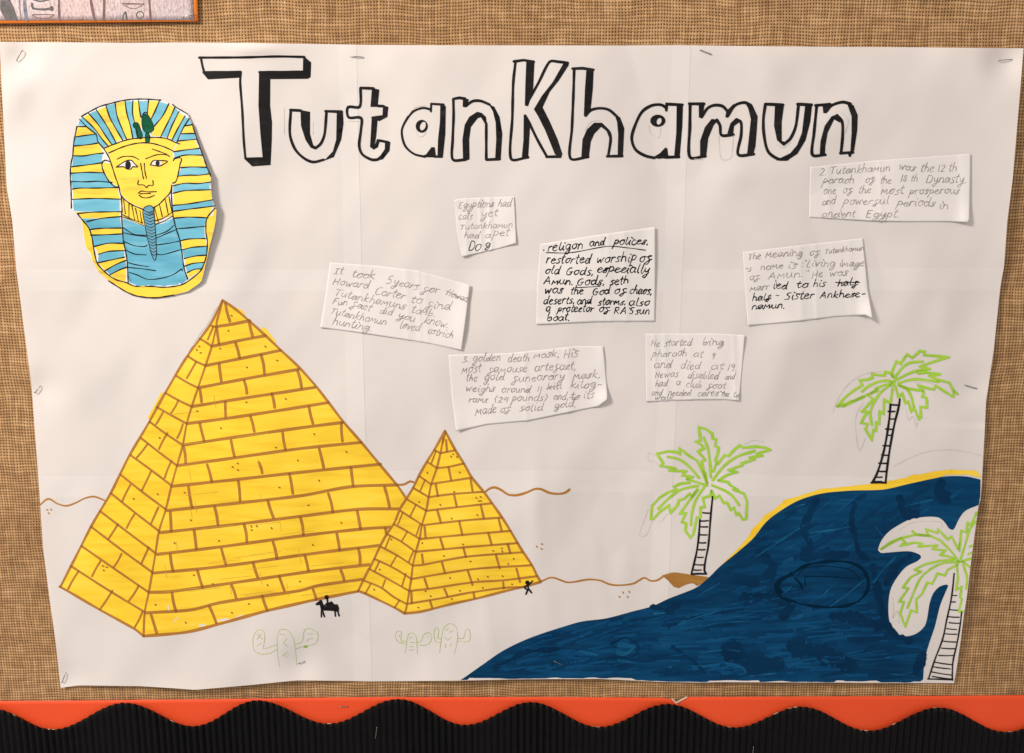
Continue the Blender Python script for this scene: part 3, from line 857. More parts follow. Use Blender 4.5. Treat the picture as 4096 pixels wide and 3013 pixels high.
stuff_quick("sand_specks", specks([(S1, [(1010, 410), (990, 432), (1047, 437), (758, 592), (1075, 590), (1020, 778), (678, 877), (885, 907), (1237, 838), (1280, 828), (1262, 868), (1283, 868), (995, 1040), (1247, 1005), (708, 1280), (405, 1245),
    (1107, 1293), (1403, 1357), (1487, 1333), (1492, 1362), (920, 1407), (1180, 1460), (1550, 1485), (1603, 1435), (292, 1540), (980, 1622), (1253, 1635), (1350, 1610), (1495, 1605)]),
    (S2, [(1077, 768), (1300, 740), (1587, 705), (237, 757), (790, 820), (997, 848), (670, 933), (740, 772)])], 8.5), h_ink, 0.0002, M_BROWN2, smp)

# ------------------------------------------------------------------ dunes, sand, mound
dl = [ribbon([(160, 2020), (193, 1996), (229, 2015), (264, 2024), (300, 2013), (341, 1993), (377, 1987), (418, 2002)], 6.5, 9, True),
      ribbon(S1([(470, 710), (530, 705), (590, 675), (635, 690)]), 8, 9, True),
      ribbon(S1([(1315, 785), (1370, 745), (1420, 735), (1480, 760), (1550, 805), (1640, 810), (1740, 780), (1810, 750), (1870, 752), (1960, 790), (2050, 798), (2110, 785), (2150, 755)]), 9, 9, True),
      ribbon(Z7([(870, 48), (950, 20), (1060, 55), (1120, 52), (1220, 35), (1310, 42), (1380, 70), (1450, 78), (1560, 65), (1640, 22), (1690, 45), (1740, 40), (1790, 8), (1815, 12)]), 7, 9, True)]
for s, nm in zip(dl, ("hill behind the pyramids, left", "hill between the pyramids", "hill right of the small pyramid", "ground line running to the palm tree")):
    o = ink("dune_line", [s], [], h_ink, 0.0, [M_BROWN], poster); o['label'] = "brown wavy " + nm
MOUND = PZ([(510, 1450), (580, 1430), (620, 1425), (700, 1435), (750, 1445), (880, 1460), (915, 1478), (870, 1505), (800, 1537), (770, 1515), (740, 1517), (700, 1530), (650, 1555), (610, 1545), (560, 1490)])
o = drawn("sand_mound", poster, MOUND, M_MOUND, dh=0.00002); o['label'] = "brown sand mound under the middle palm tree"
stuff_quick("sand_dots", specks([(Z7, [(1483, 132), (1530, 127), (1457, 165), (1518, 165)]), (S1, [(1880, 1290), (1830, 1315), (1877, 1338)]), (Z(0, 0, 1), [(189, 2040), (204, 2039), (195, 2054)])], 9), h_ink, 0, M_BROWN, poster)

# ------------------------------------------------------------------ river and its bank
RT = S2([(1075, 1645), (1130, 1610), (1300, 1490), (1490, 1360), (1700, 1255), (1900, 1180), (2203, 1085)]) + Z7([(1200, 345), (1360, 325), (1550, 275), (1700, 235), (1820, 180), (1950, 130), (2040, 90)]) \
    + R6([(360, 760), (420, 700), (530, 610), (620, 530), (700, 430), (800, 355), (900, 300), (1030, 262), (1200, 245), (1400, 238), (1550, 205), (1700, 172), (1790, 158), (1900, 160), (1985, 178)])
HALO = R5([(1000, 137), (900, 180), (850, 240), (805, 328), (770, 320), (740, 275), (690, 235), (600, 228), (480, 245), (400, 280), (300, 345), (240, 420), (218, 490), (240, 510), (320, 505), (420, 497), (480, 500), (545, 525),
           (553, 545), (520, 575), (440, 615), (380, 680), (320, 780), (300, 880), (300, 1000), (320, 1080), (370, 1140), (440, 1158), (520, 1135), (580, 1080), (600, 1020), (620, 900), (650, 820), (700, 770), (755, 755),
           (763, 765), (740, 820), (700, 920), (660, 1080), (610, 1230), (580, 1350), (568, 1495)])
RBs = []
xx = 3680.0
while xx > 1850:
    y = float(yx(BOT_E, xx)) - random.choice([2, 2, 3, 6, 8, 9])
    RBs += [(xx, y), (xx - 24, y + random.uniform(-1, 1))]
    xx -= random.uniform(30, 75)
RT_s = [tuple(q) for q in catmull(RT, 16, False, True)]
HA_s = [tuple(q) for q in catmull(HALO, 12, False, True)]
v2, tris, ks = arrange([(0, RT_s + [(3921, 1985)] + HA_s + RBs)], 20)
river = lay("river_drawing", v2, tris, h_ink, 0.00005, M_BLUE, poster)
river['label'] = "dark blue marker river curving to the right edge"
bank_out = R6([(372, 752), (440, 680), (540, 580), (600, 510), (612, 478), (660, 430), (688, 392), (683, 400), (760, 345), (800, 312), (805, 305), (900, 275), (1000, 243), (1100, 228), (1320, 205), (1500, 175), (1700, 130), (1800, 118), (1960, 125), (1988, 158)])
bank_in = R6([(1990, 165), (1900, 148), (1780, 150), (1700, 176), (1550, 209), (1400, 242), (1200, 250), (1030, 270), (900, 306), (800, 362), (700, 437), (620, 536), (530, 616), (420, 706)])
o = drawn("riverbank_drawing", poster, bank_out + bank_in, M_YEL, dh=0.0, jag=1.5); o['label'] = "yellow marker bank along the top of the river"
stuff_quick("stray_bank_marker", [ribbon(R6(q), 7, 8, vary=.2) for q in ([(683, 402), (720, 380)], [(803, 308), (850, 295)], [(1008, 243), (1060, 236)], [(612, 484), (640, 455)], [(1320, 210), (1345, 200)], [(1560, 160), (1600, 152)], [(455, 672), (490, 640)])], h_ink, 0.0, M_YEL, o)
dark = []
for R, s, w in ((R6, [(1000, 300), (940, 430), (920, 500), (960, 560), (930, 640), (1050, 640), (1180, 625)], 34), (R6, [(1230, 330), (1210, 420), (1230, 520), (1250, 600), (1300, 650)], 26), (R6, [(660, 620), (740, 700), (700, 760)], 44),
                (R6, [(520, 795), (600, 810), (650, 800)], 24), (R6, [(560, 900), (720, 880), (840, 930), (800, 1000)], 50), (R6, [(120, 1060), (330, 990), (560, 960)], 14), (R6, [(470, 1200), (620, 1280), (760, 1290)], 90),
                (R6, [(860, 1180), (1050, 1230), (1200, 1300)], 80), (R6, [(1500, 290), (1520, 370), (1600, 390)], 40), (R6, [(1750, 200), (1740, 260), (1780, 300)], 50), (R6, [(1340, 700), (1380, 900), (1440, 1080), (1560, 1150)], 34),
                (R6, [(1560, 640), (1480, 700), (1420, 800)], 30), (R6, [(130, 1180), (250, 1260), (330, 1340)], 14), (R6, [(1100, 1000), (1250, 1010), (1380, 1060)], 46),
                (Z7, [(1390, 520), (1510, 470), (1600, 540), (1560, 610), (1400, 620), (1300, 640)], 10), (Z7, [(520, 700), (760, 580), (1000, 560)], 22), (Z7, [(1700, 240), (1820, 260), (1900, 220)], 26), (R6, [(1640, 1230), (1600, 1340)], 40)):
    dark.append(ribbon(R(s), w * .8, 11, True, vary=.3, jag=w * .3))
POLY = np.array(RT_s + [(3921, 1985)] + HA_s + RBs)


def in_river(x, y, m=0):
    c = False
    n = len(POLY)
    for i in range(n):
        x1, y1 = POLY[i]; x2, y2 = POLY[i - 1]
        if (y1 > y) != (y2 > y) and x < (x2 - x1) * (y - y1) / (y2 - y1) + x1:
            c = not c
    return c


SH_D, SH_L = [], []
rr = random.Random(5)
tries = 0
while len(SH_D) < 150 or len(SH_L) < 230:
    x = rr.uniform(1900, 3900); y = rr.uniform(1930, 2710)
    up = min(1, max(0, (2450 - y) / 300))
    a = -(0.10 + 0.5 * up) + rr.uniform(-.15, .15) + (0.35 if x < 2500 and y < 2600 else 0) * -0.4
    dk = rr.random() < .42
    if dk and len(SH_D) >= 150: continue
    if not dk and len(SH_L) >= 230: continue
    if not dk and y < 2350 and rr.random() < .82: continue
    if dk and y < 2350 and rr.random() < .5: continue
    L = rr.uniform(40, 190) if dk else rr.uniform(25, 170)
    w = rr.uniform(9, 20) if dk else rr.choice([2.5, 4, 5, 7, 9, 12])
    cx, cy = math.cos(a), math.sin(a)
    pts = [(x, y), (x + cx * L * .5, y + cy * L * .5 + rr.uniform(-3, 3)), (x + cx * L, y + cy * L)]
    if not all(in_river(px_ + ox, py_ + oy) for px_, py_ in pts for ox, oy in ((0, -w), (0, w), (-w, 0), (w, 0))): continue
    (SH_D if dk else SH_L).append(ribbon(pts, w, 14, True, vary=.25, jag=1.5, cap=False))
M_SH_D = marker("river second coat", (0.0016, 0.024, 0.070), (0.0021, 0.036, 0.102), (0.003, 0.048, 0.13), ang=0.25, scale=50, rough=0.65, spec=0.05)
M_SH_L = marker("river thin coat", (0.0028, 0.052, 0.142), (0.0036, 0.062, 0.168), (0.007, 0.088, 0.22), ang=0.25, scale=60, rough=0.65, spec=0.05)
stuff_quick("second_coat", SH_D, h_ink, 0.00008, M_SH_D, river)
stuff_quick("thin_coat", SH_L, h_ink, 0.00012, M_SH_L, river)
o = ink("dark_overlap", dark, [], h_ink, 0.00016, [M_BLUED], river); o["kind"] = "stuff"
light = []
for R, s, w in ((R6, [(870, 345), (930, 325)], 5), (R6, [(280, 880), (420, 800)], 7), (R6, [(170, 1050), (300, 1000), (430, 965)], 9), (R6, [(240, 1090), (400, 1040), (600, 1030)], 7), (R6, [(450, 1280), (560, 1310), (580, 1340)], 16),
                (R6, [(300, 1220), (450, 1200), (540, 1210)], 8), (R6, [(960, 920), (1050, 860), (1120, 790)], 4), (R6, [(1080, 940), (1180, 870), (1300, 770)], 7), (R6, [(790, 870), (850, 820)], 9), (R6, [(1170, 1040), (1190, 1030)], 5),
                (R6, [(1030, 1260), (1070, 1268)], 8), (R6, [(1200, 1250), (1330, 1260), (1440, 1245)], 6), (R6, [(1440, 1345), (1600, 1360)], 5), (R6, [(1340, 800), (1400, 720), (1480, 640)], 10), (R6, [(600, 1360), (760, 1340)], 6),
                (Z7, [(755, 712), (850, 692), (905, 690)], 6), (Z7, [(905, 692), (980, 695)], 10), (Z7, [(560, 690), (605, 672)], 4), (Z7, [(640, 688), (665, 684)], 4), (Z7, [(1165, 462), (1185, 462)], 5),
                (Z7, [(1440, 520), (1560, 540), (1500, 590), (1430, 570)], 26), (Z7, [(1440, 635), (1600, 662)], 10), (Z7, [(1710, 290), (1800, 285)], 12), (Z7, [(1840, 395), (1850, 397)], 16), (Z7, [(1910, 350), (1960, 345)], 8),
                (Z7, [(1820, 690), (1850, 690)], 9), (Z7, [(2080, 690), (2200, 670)], 12), (Z7, [(1150, 570), (1300, 600)], 16), (R6, [(1120, 300), (1250, 300)], 5), (R6, [(1350, 460), (1400, 520)], 8), (R6, [(960, 500), (1100, 480), (1200, 460)], 10),
                (R6, [(760, 560), (900, 470)], 12), (R6, [(640, 640), (760, 560)], 8), (R6, [(1560, 330), (1700, 300)], 12), (R6, [(250, 1300), (420, 1290)], 8)):
    light.append(ribbon(R(s), w * .62, 10, True, vary=.4, jag=1.5, cap=False))
o = ink("light_streak", light, [], h_ink, 0.00020, [M_BLUEL], river); o["kind"] = "stuff"
pond = [ribbon(R6([(990, 680), (1100, 668), (1210, 680), (1280, 720), (1312, 800), (1290, 870), (1220, 925), (1100, 945), (960, 935), (850, 908), (780, 880), (752, 830), (780, 780), (860, 740), (920, 700), (985, 682)]), 9, 10, True, vary=.4, jag=1), ribbon(R6([(790, 860), (765, 825), (800, 775), (860, 742)]), 13, 10, True, vary=.4, jag=2), ribbon(R6([(1285, 725), (1316, 800), (1296, 860)]), 12, 10, True, vary=.4, jag=2),
        ribbon(R6([(930, 760), (1080, 762), (1260, 775)]), 3, 10, True), ribbon(R6([(870, 770), (900, 800), (915, 835)]), 7, 10, True), ribbon(R6([(930, 755), (932, 820)]), 3, 10), ribbon(R6([(880, 760), (930, 710), (1080, 700), (1200, 720), (1260, 770)]), 3, 10, True)]
o = ink("drawn_pond_outline", pond, [], h_ink, 0.00024, [M_BLACKBLUE], river)

# ------------------------------------------------------------------ palms
def palm(R, label, green, w, trunk, wt, rungs, wr):
    st = [ribbon(R(s), w, 8, len(s) in (3, 4, 5), vary=.12) for s in green]
    o = ink("palm_drawing", st, [], h_ink, 0.00012, [M_LIME, M_LIME2], poster)
    o['label'] = label
    tr = [ribbon(R(s), wt, 9, True, vary=.1) for s in trunk] + [ribbon(R([(a, b), ((a + c) / 2, (b + d) / 2 + 2), (c, d)]), wr, 9, True, vary=.12) for a, b, c, d in rungs]
    ink("trunk", tr, [], h_ink, 0.00018, [M_BLACK], o)


palm(PZ, "lime green palm tree on the brown mound", [
    [(885, 690), (855, 590), (838, 510), (870, 495), (835, 455), (808, 425), (858, 400), (835, 370), (790, 345), (830, 335), (815, 225), (870, 240), (925, 275), (930, 320), (960, 325), (950, 380), (980, 395), (970, 450), (950, 500), (965, 510), (935, 590)],
    [(855, 310), (890, 400), (905, 500), (915, 640)],
    [(970, 530), (1030, 455), (1060, 465), (1110, 410), (1155, 375), (1180, 395), (1290, 385), (1370, 395), (1410, 412), (1340, 430), (1295, 445), (1345, 460), (1235, 475), (1280, 490), (1170, 525), (1175, 540), (1060, 580), (1135, 595), (1040, 625), (980, 665)],
    [(1280, 420), (1130, 470), (1020, 550), (930, 665)],
    [(880, 690), (850, 600), (800, 500), (740, 465), (655, 400), (660, 450), (630, 430), (560, 425), (470, 445), (520, 520), (500, 545), (620, 565), (570, 585), (710, 590), (680, 625), (770, 635), (720, 655)],
    [(560, 470), (650, 490), (730, 545), (820, 645)],
    [(740, 685), (670, 690), (610, 715), (630, 740), (560, 765), (490, 810), (430, 875), (420, 985), (440, 985), (500, 920), (570, 870), (580, 935), (640, 870), (650, 830), (690, 820), (740, 775), (760, 800), (800, 740)],
    [(480, 900), (560, 820), (650, 750), (750, 720), (810, 710)],
    [(810, 740), (730, 840), (660, 940), (710, 935), (675, 1010), (710, 1020), (705, 1080), (745, 1140), (770, 1110), (800, 970), (830, 970), (830, 890), (865, 885), (850, 810), (910, 795), (920, 750)],
    [(860, 720), (790, 830), (760, 930), (750, 1035)],
    [(975, 665), (1060, 680), (1070, 700), (1135, 740), (1100, 740), (1190, 775), (1215, 840), (1205, 985), (1180, 990), (1145, 935), (1125, 950), (1105, 890), (1080, 910), (1050, 850), (1020, 850), (985, 790), (950, 815), (920, 750)],
    [(925, 705), (1020, 745), (1090, 790), (1150, 870)], [(715, 655), (800, 680), (885, 708)], [(870, 600), (885, 690)]], 10,
    [[(825, 990), (815, 1130), (795, 1270), (755, 1435)], [(930, 800), (915, 950), (895, 1200), (870, 1330), (862, 1410), (878, 1437)], [(755, 1440), (810, 1436), (875, 1438)]], 7.5,
    [(850, 932, 905, 935), (830, 1000, 895, 997), (830, 1048, 890, 1048), (820, 1113, 885, 1115), (815, 1180, 875, 1180), (808, 1237, 868, 1237), (805, 1300, 852, 1300), (780, 1360, 858, 1363), (775, 1405, 835, 1405)], 5.5)
palm(PY, "lime green palm tree standing on the yellow river bank", [
    [(940, 400), (935, 350), (980, 240), (1020, 270), (1090, 170), (1140, 210), (1220, 140), (1270, 145), (1260, 180), (1400, 190), (1515, 200), (1380, 240), (1220, 295), (1320, 320), (1200, 335), (1110, 365), (960, 440)],
    [(1190, 350), (1280, 340), (1200, 365), (1300, 358), (1425, 375), (1310, 390), (1400, 430), (1520, 460), (1560, 540), (1600, 575)],
    [(1565, 545), (1560, 605), (1470, 550), (1380, 490), (1360, 530), (1270, 510), (1200, 485), (1250, 545), (1100, 520), (1000, 480)],
    [(1250, 245), (1110, 260), (1040, 310), (960, 410)], [(1410, 450), (1200, 425), (1080, 440), (1000, 465)],
    [(945, 400), (910, 360), (865, 350), (860, 385), (800, 385), (730, 370), (740, 410), (680, 430), (605, 435), (635, 485), (560, 530), (480, 590), (420, 650), (380, 700), (470, 690), (600, 620), (690, 580), (790, 540), (770, 520), (850, 485), (930, 470)],
    [(380, 700), (440, 672)], [(440, 700), (500, 655), (560, 640), (650, 605)], [(720, 570), (780, 530)],
    [(630, 550), (690, 500), (800, 450), (900, 440), (940, 460)],
    [(690, 580), (745, 630), (690, 690), (625, 755), (690, 755), (650, 810), (620, 870), (690, 880), (665, 930), (730, 1045), (745, 940), (770, 950), (775, 860), (805, 885), (810, 750), (850, 780), (855, 630), (920, 670), (940, 520)],
    [(730, 890), (715, 760), (760, 650), (820, 560), (920, 480)],
    [(970, 500), (1000, 610), (1040, 570), (1070, 670), (1100, 650), (1130, 755), (1160, 710), (1210, 835)], [(1230, 815), (1225, 705), (1290, 715), (1290, 640), (1280, 610), (1240, 605), (1260, 560), (1250, 540)],
    [(1010, 490), (1090, 530), (1130, 600), (1155, 700)], [(930, 450), (960, 480), (920, 490), (960, 450)]], 10,
    [[(920, 680), (905, 850), (870, 1070), (830, 1240), (780, 1390), (735, 1475)], [(1015, 630), (1000, 720), (960, 880), (920, 1090), (885, 1330), (870, 1475)], [(725, 1477), (800, 1474), (875, 1478)]], 8.5,
    [(915, 683, 1015, 687), (895, 752, 965, 752), (905, 828, 970, 828), (870, 930, 945, 933), (885, 993, 930, 993), (845, 1100, 920, 1100), (830, 1195, 905, 1197), (800, 1278, 890, 1280), (785, 1360, 880, 1362), (765, 1420, 835, 1420), (750, 1462, 830, 1465)], 6)
palm(R5, "lime green palm tree in the white gap at the right edge of the river", [
    [(845, 575), (790, 500), (700, 410), (620, 375), (500, 370), (400, 395), (330, 430), (240, 480)], [(400, 390), (320, 425), (245, 482)], [(485, 340), (510, 362), (580, 375), (620, 378)],
    [(540, 365), (610, 375), (590, 325), (680, 355), (685, 325), (760, 405), (790, 380), (840, 480)],
    [(850, 495), (865, 335), (905, 350), (915, 270), (940, 295), (985, 195)], [(860, 560), (900, 430), (930, 330), (978, 262)],
    [(400, 400), (430, 425), (390, 455), (500, 430), (560, 435), (530, 460), (680, 450), (640, 480), (745, 490), (700, 525), (760, 535), (810, 552)],
    [(810, 560), (700, 570), (580, 600), (500, 640), (555, 655), (470, 700), (410, 780), (455, 785), (380, 890), (420, 890), (390, 980), (430, 1085), (475, 955), (520, 975), (515, 870), (560, 830), (600, 740), (640, 750), (680, 670), (740, 685), (760, 640), (800, 620), (840, 600)],
    [(850, 580), (720, 590), (620, 640), (540, 720), (445, 940)],
    [(830, 600), (840, 700), (825, 800), (870, 770), (855, 850), (870, 870), (845, 965), (880, 965)], [(880, 600), (910, 700), (903, 790)], [(870, 575), (940, 552)], [(880, 580), (930, 618)], [(920, 520), (945, 507)], [(930, 460), (952, 452)], [(845, 480), (850, 440)], [(830, 575), (880, 580)]], 8.5,
    [[(810, 670), (790, 850), (750, 1040), (720, 1180), (660, 1340), (610, 1490)], [(868, 970), (858, 1060), (833, 1210), (800, 1360), (795, 1500)], [(605, 1490), (700, 1492), (800, 1496)]], 6,
    [(795, 840, 830, 840), (785, 890, 820, 890), (775, 950, 835, 955), (765, 1005, 850, 1010), (770, 1052, 856, 1057), (750, 1098, 828, 1105), (735, 1138, 830, 1142), (715, 1195, 830, 1203), (710, 1250, 825, 1255), (690, 1307, 805, 1307), (650, 1358, 800, 1380), (645, 1395, 780, 1412),
     (635, 1435, 790, 1460), (640, 1470, 790, 1490)], 4.5)

# ------------------------------------------------------------------ cacti, camel, figure, pencil
def cactus(label, outl, ticks, blob=None):
    st = [ribbon(P4(s), 2.6, 8, True, vary=.2, cap=False) for s in outl] + [ribbon(P4([(a, b), (c, d)]), 2.4, 8, cap=False) for a, b, c, d in ticks]
    o = quick("cactus_drawing", st, h_ink, 0, M_GREENP, poster)
    o['label'] = label
    if blob:
        quick("dark_leaf", [[P4(blob)]], h_ink, 0.00005, M_LIME2, o)


cactus("pale green pencil cactus with two round arms, leftmost", [[(262, 1690), (245, 1600), (240, 1500), (240, 1420), (270, 1365), (330, 1370), (380, 1440), (400, 1540), (412, 1680)],
    [(240, 1495), (180, 1515), (120, 1530), (130, 1440), (120, 1375), (80, 1365), (40, 1400), (25, 1470), (40, 1550), (100, 1580), (180, 1570), (240, 1535)],
    [(400, 1490), (450, 1480), (470, 1430), (480, 1370), (530, 1355), (590, 1390), (600, 1440), (570, 1490), (480, 1510), (400, 1535)]],
    [(60, 1400, 110, 1450), (100, 1400, 60, 1450), (60, 1510, 100, 1480), (265, 1405, 315, 1412), (325, 1440, 295, 1480), (295, 1480, 335, 1515), (510, 1400, 560, 1402), (500, 1470, 520, 1445), (520, 1445, 555, 1445), (285, 1600, 330, 1560), (310, 1610, 340, 1590)],
    [(468, 1512), (490, 1502), (515, 1508), (500, 1524), (480, 1524)])
cactus("small pale green pencil cactus, the middle one", [[(1370, 1575), (1380, 1470), (1400, 1400), (1430, 1395), (1465, 1430), (1475, 1580)], [(1380, 1475), (1330, 1450), (1335, 1390), (1310, 1375), (1285, 1395), (1285, 1440), (1310, 1475), (1370, 1495)],
    [(1410, 1478), (1500, 1470), (1530, 1410), (1570, 1390), (1600, 1410), (1590, 1470), (1550, 1500), (1490, 1500)]], [(1400, 1445, 1430, 1425), (1315, 1410, 1315, 1430), (1325, 1465, 1350, 1480), (1400, 1515, 1440, 1510), (1400, 1545, 1445, 1540), (1555, 1430, 1580, 1425)])
cactus("pale green pencil cactus with spines, nearest the river", [[(1670, 1570), (1680, 1490), (1690, 1420), (1710, 1345), (1765, 1310), (1815, 1340), (1830, 1420), (1820, 1500), (1800, 1575)], [(1690, 1445), (1655, 1440), (1665, 1370), (1645, 1345), (1625, 1370), (1625, 1440), (1650, 1480), (1690, 1470)],
    [(1825, 1440), (1880, 1440), (1900, 1370), (1925, 1360), (1940, 1390), (1930, 1465), (1830, 1465)]], [(1720, 1370, 1750, 1350), (1755, 1390, 1790, 1370), (1715, 1430, 1735, 1455), (1740, 1460, 1775, 1430), (1720, 1490, 1725, 1525), (1765, 1510, 1775, 1485)])
camel = ink("camel_drawing", [ribbon(P4([(680, 1095), (682, 1125), (662, 1148)]), 7, 5), ribbon(P4([(645, 1225), (655, 1250)]), 6, 5), ribbon(P4([(630, 1190), (628, 1252)]), 6, 5), ribbon(P4([(748, 1195), (752, 1244)]), 7, 5), ribbon(P4([(770, 1195), (785, 1242)]), 7, 5), ribbon(P4([(640, 1195), (656, 1250)]), 6, 5)],
    [P4([(575, 1137), (622, 1100), (636, 1108), (645, 1140), (665, 1160), (690, 1125), (720, 1113), (742, 1140), (772, 1140), (785, 1175), (782, 1210), (735, 1200), (680, 1197), (625, 1195), (615, 1147), (585, 1150)]), [tuple(q) for q in disc(*P4([(675, 1079)])[0], 9.2, 12)]], h_ink, 0.0002, [M_BLACK], poster)
camel['label'] = "tiny black camel with a rider below the large pyramid"
fig = ink("figure_drawing", [ribbon(S2(s), 6.5, 5) for s in ([(1740, 700), (1745, 745)], [(1745, 715), (1787, 673)], [(1740, 715), (1708, 735), (1728, 752)], [(1745, 745), (1722, 802)], [(1745, 745), (1777, 787)])], [[tuple(q) for q in disc(*S2([(1737, 688)])[0], 9, 12)]], h_ink, 0.00028, [M_BLACK], poster)
fig['label'] = "tiny black stick figure waving at the small pyramid"
pl = []
for R, s in ((PY, [(330, 760), (400, 600), (520, 450), (680, 365), (830, 345)]), (PY, [(560, 900), (600, 1150), (670, 1010)]), (PY, [(560, 900), (580, 760), (650, 660)]), (PY, [(950, 1310), (1150, 1210), (1350, 1150), (1600, 1150), (1845, 1200)]),
             (PY, [(1040, 710), (1080, 740), (1100, 840), (1150, 800), (1180, 915), (1195, 860)]), (PY, [(1160, 460), (1300, 460), (1450, 520), (1550, 610)]),
             (PZ, [(460, 460), (400, 440), (400, 500), (450, 510), (500, 560)]), (PZ, [(560, 940), (490, 1010), (440, 990), (380, 1120), (325, 1115), (400, 900)]), (PZ, [(1190, 370), (1260, 335), (1350, 345)]), (PZ, [(1225, 990), (1220, 880)]),
             (R4, [(870, 720), (890, 890), (960, 885), (980, 720)]), (R4, [(360, 640), (370, 700), (430, 735), (445, 660)]), (R4, [(1760, 540), (1820, 600), (1800, 700)]), (R4, [(1300, 780), (1340, 810), (1400, 770)]), (R4, [(690, 893), (760, 896)]),
             (R3, [(360, 830), (380, 870), (420, 870), (450, 830)]), (R3, [(290, 690), (350, 620), (440, 600)]), (R3, [(1840, 830), (1900, 745), (1990, 730)]), (R2, [(960, 620), (962, 860)]), (R2, [(1525, 735), (1620, 740)]), (R2, [(1215, 740), (1215, 860)]),
             (P1, [(1470, 170), (1400, 300), (1300, 440), (1200, 600)]), (R5, [(720, 310), (700, 270), (600, 262), (480, 275), (380, 330)]), (R5, [(330, 860), (340, 960), (330, 1020), (370, 960), (380, 1060)])):
    pl.append(ribbon(R(s), 2.0, 9, True, vary=.3, cap=False))
for k in range(40):     # construction lines of the bricks
    t = random.random(); x = 650 + 600 * random.random(); y = 1550 + 850 * random.random()
    if x < 650 + (y - 1300) * .8:
        pl.append(ribbon([(x, y), (x + 60, y - 8), (x + 130, y - 15)], 1.6, 12, True, cap=False) if t < .6 else ribbon([(x, y), (x + 8, y + 50)], 1.6, 12, cap=False))
for q in pl[:24]:
    quick("pencil_line", [q], h_ink, 0.00008, M_FAINT, poster)
o = quick("pencil_guide_lines", pl[24:], h_ink, 0.00008, M_GUIDE, bigp)
tag(o, kind='stuff')

# ------------------------------------------------------------------ pharaoh mask cut-out
MO = M1([(830, 70), (1060, 55), (1320, 70), (1480, 130), (1690, 260), (1750, 400), (1800, 560), (1880, 780), (1960, 1000), (2010, 1120), (2018, 1300), (2030, 1440), (2088, 1580), (2080, 1719), (2050, 1879), (1990, 2089), (1960, 2239), (1915, 2439),
         (1885, 2559), (1845, 2604), (1690, 2709), (1500, 2759), (1240, 2796), (1000, 2774), (870, 2729), (740, 2654), (600, 2564), (460, 2439), (380, 2299), (285, 2089), (260, 1979), (235, 1799), (225, 1729), (130, 1624), (85, 1564), (80, 1300), (70, 1100),
         (80, 950), (105, 830), (120, 650), (165, 430), (200, 325), (225, 295), (350, 225), (480, 160), (600, 125)])
mask = empty("mask_cutout", 575, 800, 0.004, "cut-out pharaoh mask in yellow and light blue stripes, glued to the poster", "drawing")


def h_mask(px, py):
    b = relief(px, py) + 4 * STEP + 0.0007
    u = np.clip((px - 480) / 370, 0, 1)
    v = np.exp(-((py - 850) / 380) ** 2)
    b = b + 0.0026 * u ** 2 * v + 0.0009 * u ** 2
    l = np.clip((480 - px) / 190, 0, 1) * np.exp(-((py - 1010) / 130) ** 2)
    b = b - 0.0022 * l * 0 + 0.0016 * l
    return b + 0.0008 * np.sin(px / 90.0) * np.sin(py / 130.0 + 1) * 0.5


o = drawn("cut_paper", mask, MO, M_NOTE, h=h_mask, grid=16); solid(o, 0.00010)
a_y, a_b, a_v = [], [], []


def J1(p, s=4.0):
    return [(x + random.uniform(-s, s), y + random.uniform(-s, s)) for x, y in p]


def band(A, B, inset=9):
    """paint between two ruled lines, leaving slivers of paper"""
    a = np.array(fit_side(A, 9)); b = np.array(fit_side(B, 9))
    d = b - a
    L = np.linalg.norm(d, axis=1)[:, None] + 1e-6
    a2 = a + d / L * np.minimum(RNG.uniform(1, inset, (9, 1)), L * .3); b2 = b - d / L * np.minimum(RNG.uniform(1, inset, (9, 1)), L * .3)
    # stop short at the ends
    e0, e1 = RNG.uniform(.005, .035), RNG.uniform(.005, .04)
    def tr(q):
        q = q.copy(); q[0] = q[0] + (q[1] - q[0]) * e0 * 8; q[-1] = q[-1] + (q[-2] - q[-1]) * e1 * 8; return q
    a2, b2 = tr(a2), tr(b2)
    return [tuple(p) for p in a2] + [tuple(p) for p in b2[::-1]]


LL = [[(170, 437), (290, 435)], [(140, 577), (270, 560), (430, 540)], [(120, 705), (300, 690), (470, 660)], [(103, 835), (250, 838), (400, 815), (530, 800)], [(80, 993), (300, 965), (520, 935)], [(75, 1080), (300, 1065), (540, 1070)],
      [(85, 1192), (300, 1195), (450, 1190), (650, 1205)], [(100, 1298), (200, 1285), (400, 1282), (740, 1275)], [(95, 1437), (400, 1425), (770, 1435)], [(170, 1634), (400, 1615), (780, 1610)], [(300, 1744), (500, 1699), (780, 1674)],
      [(350, 1854), (500, 1839), (790, 1834)], [(350, 1929), (550, 1924), (780, 1914)], [(400, 2089), (600, 2044), (820, 2044)], [(460, 2194), (600, 2154), (820, 2144)], [(445, 2314), (650, 2269), (820, 2234)], [(550, 2419), (700, 2334), (840, 2279)],
      [(615, 2479), (740, 2414), (850, 2374)], [(700, 2540), (840, 2579)]]
LC = "ybybybbybybybybyby"
LLx = [list(l) for l in LL]
LLx[0] = [(170, 437), (300, 440)]; LLx[4] = [(82, 993), (300, 965), (510, 935)]; LLx[9] = [(110, 1605), (400, 1615), (770, 1610)]; LLx[10] = [(210, 1700), (500, 1699), (770, 1674)]
for i, c in enumerate(LC):
    A, B = LLx[i], LLx[i + 1]
    (a_y if c == 'y' else a_b).append(band(A, B))
a_b.append([(200, 345), (280, 425), (175, 425)])
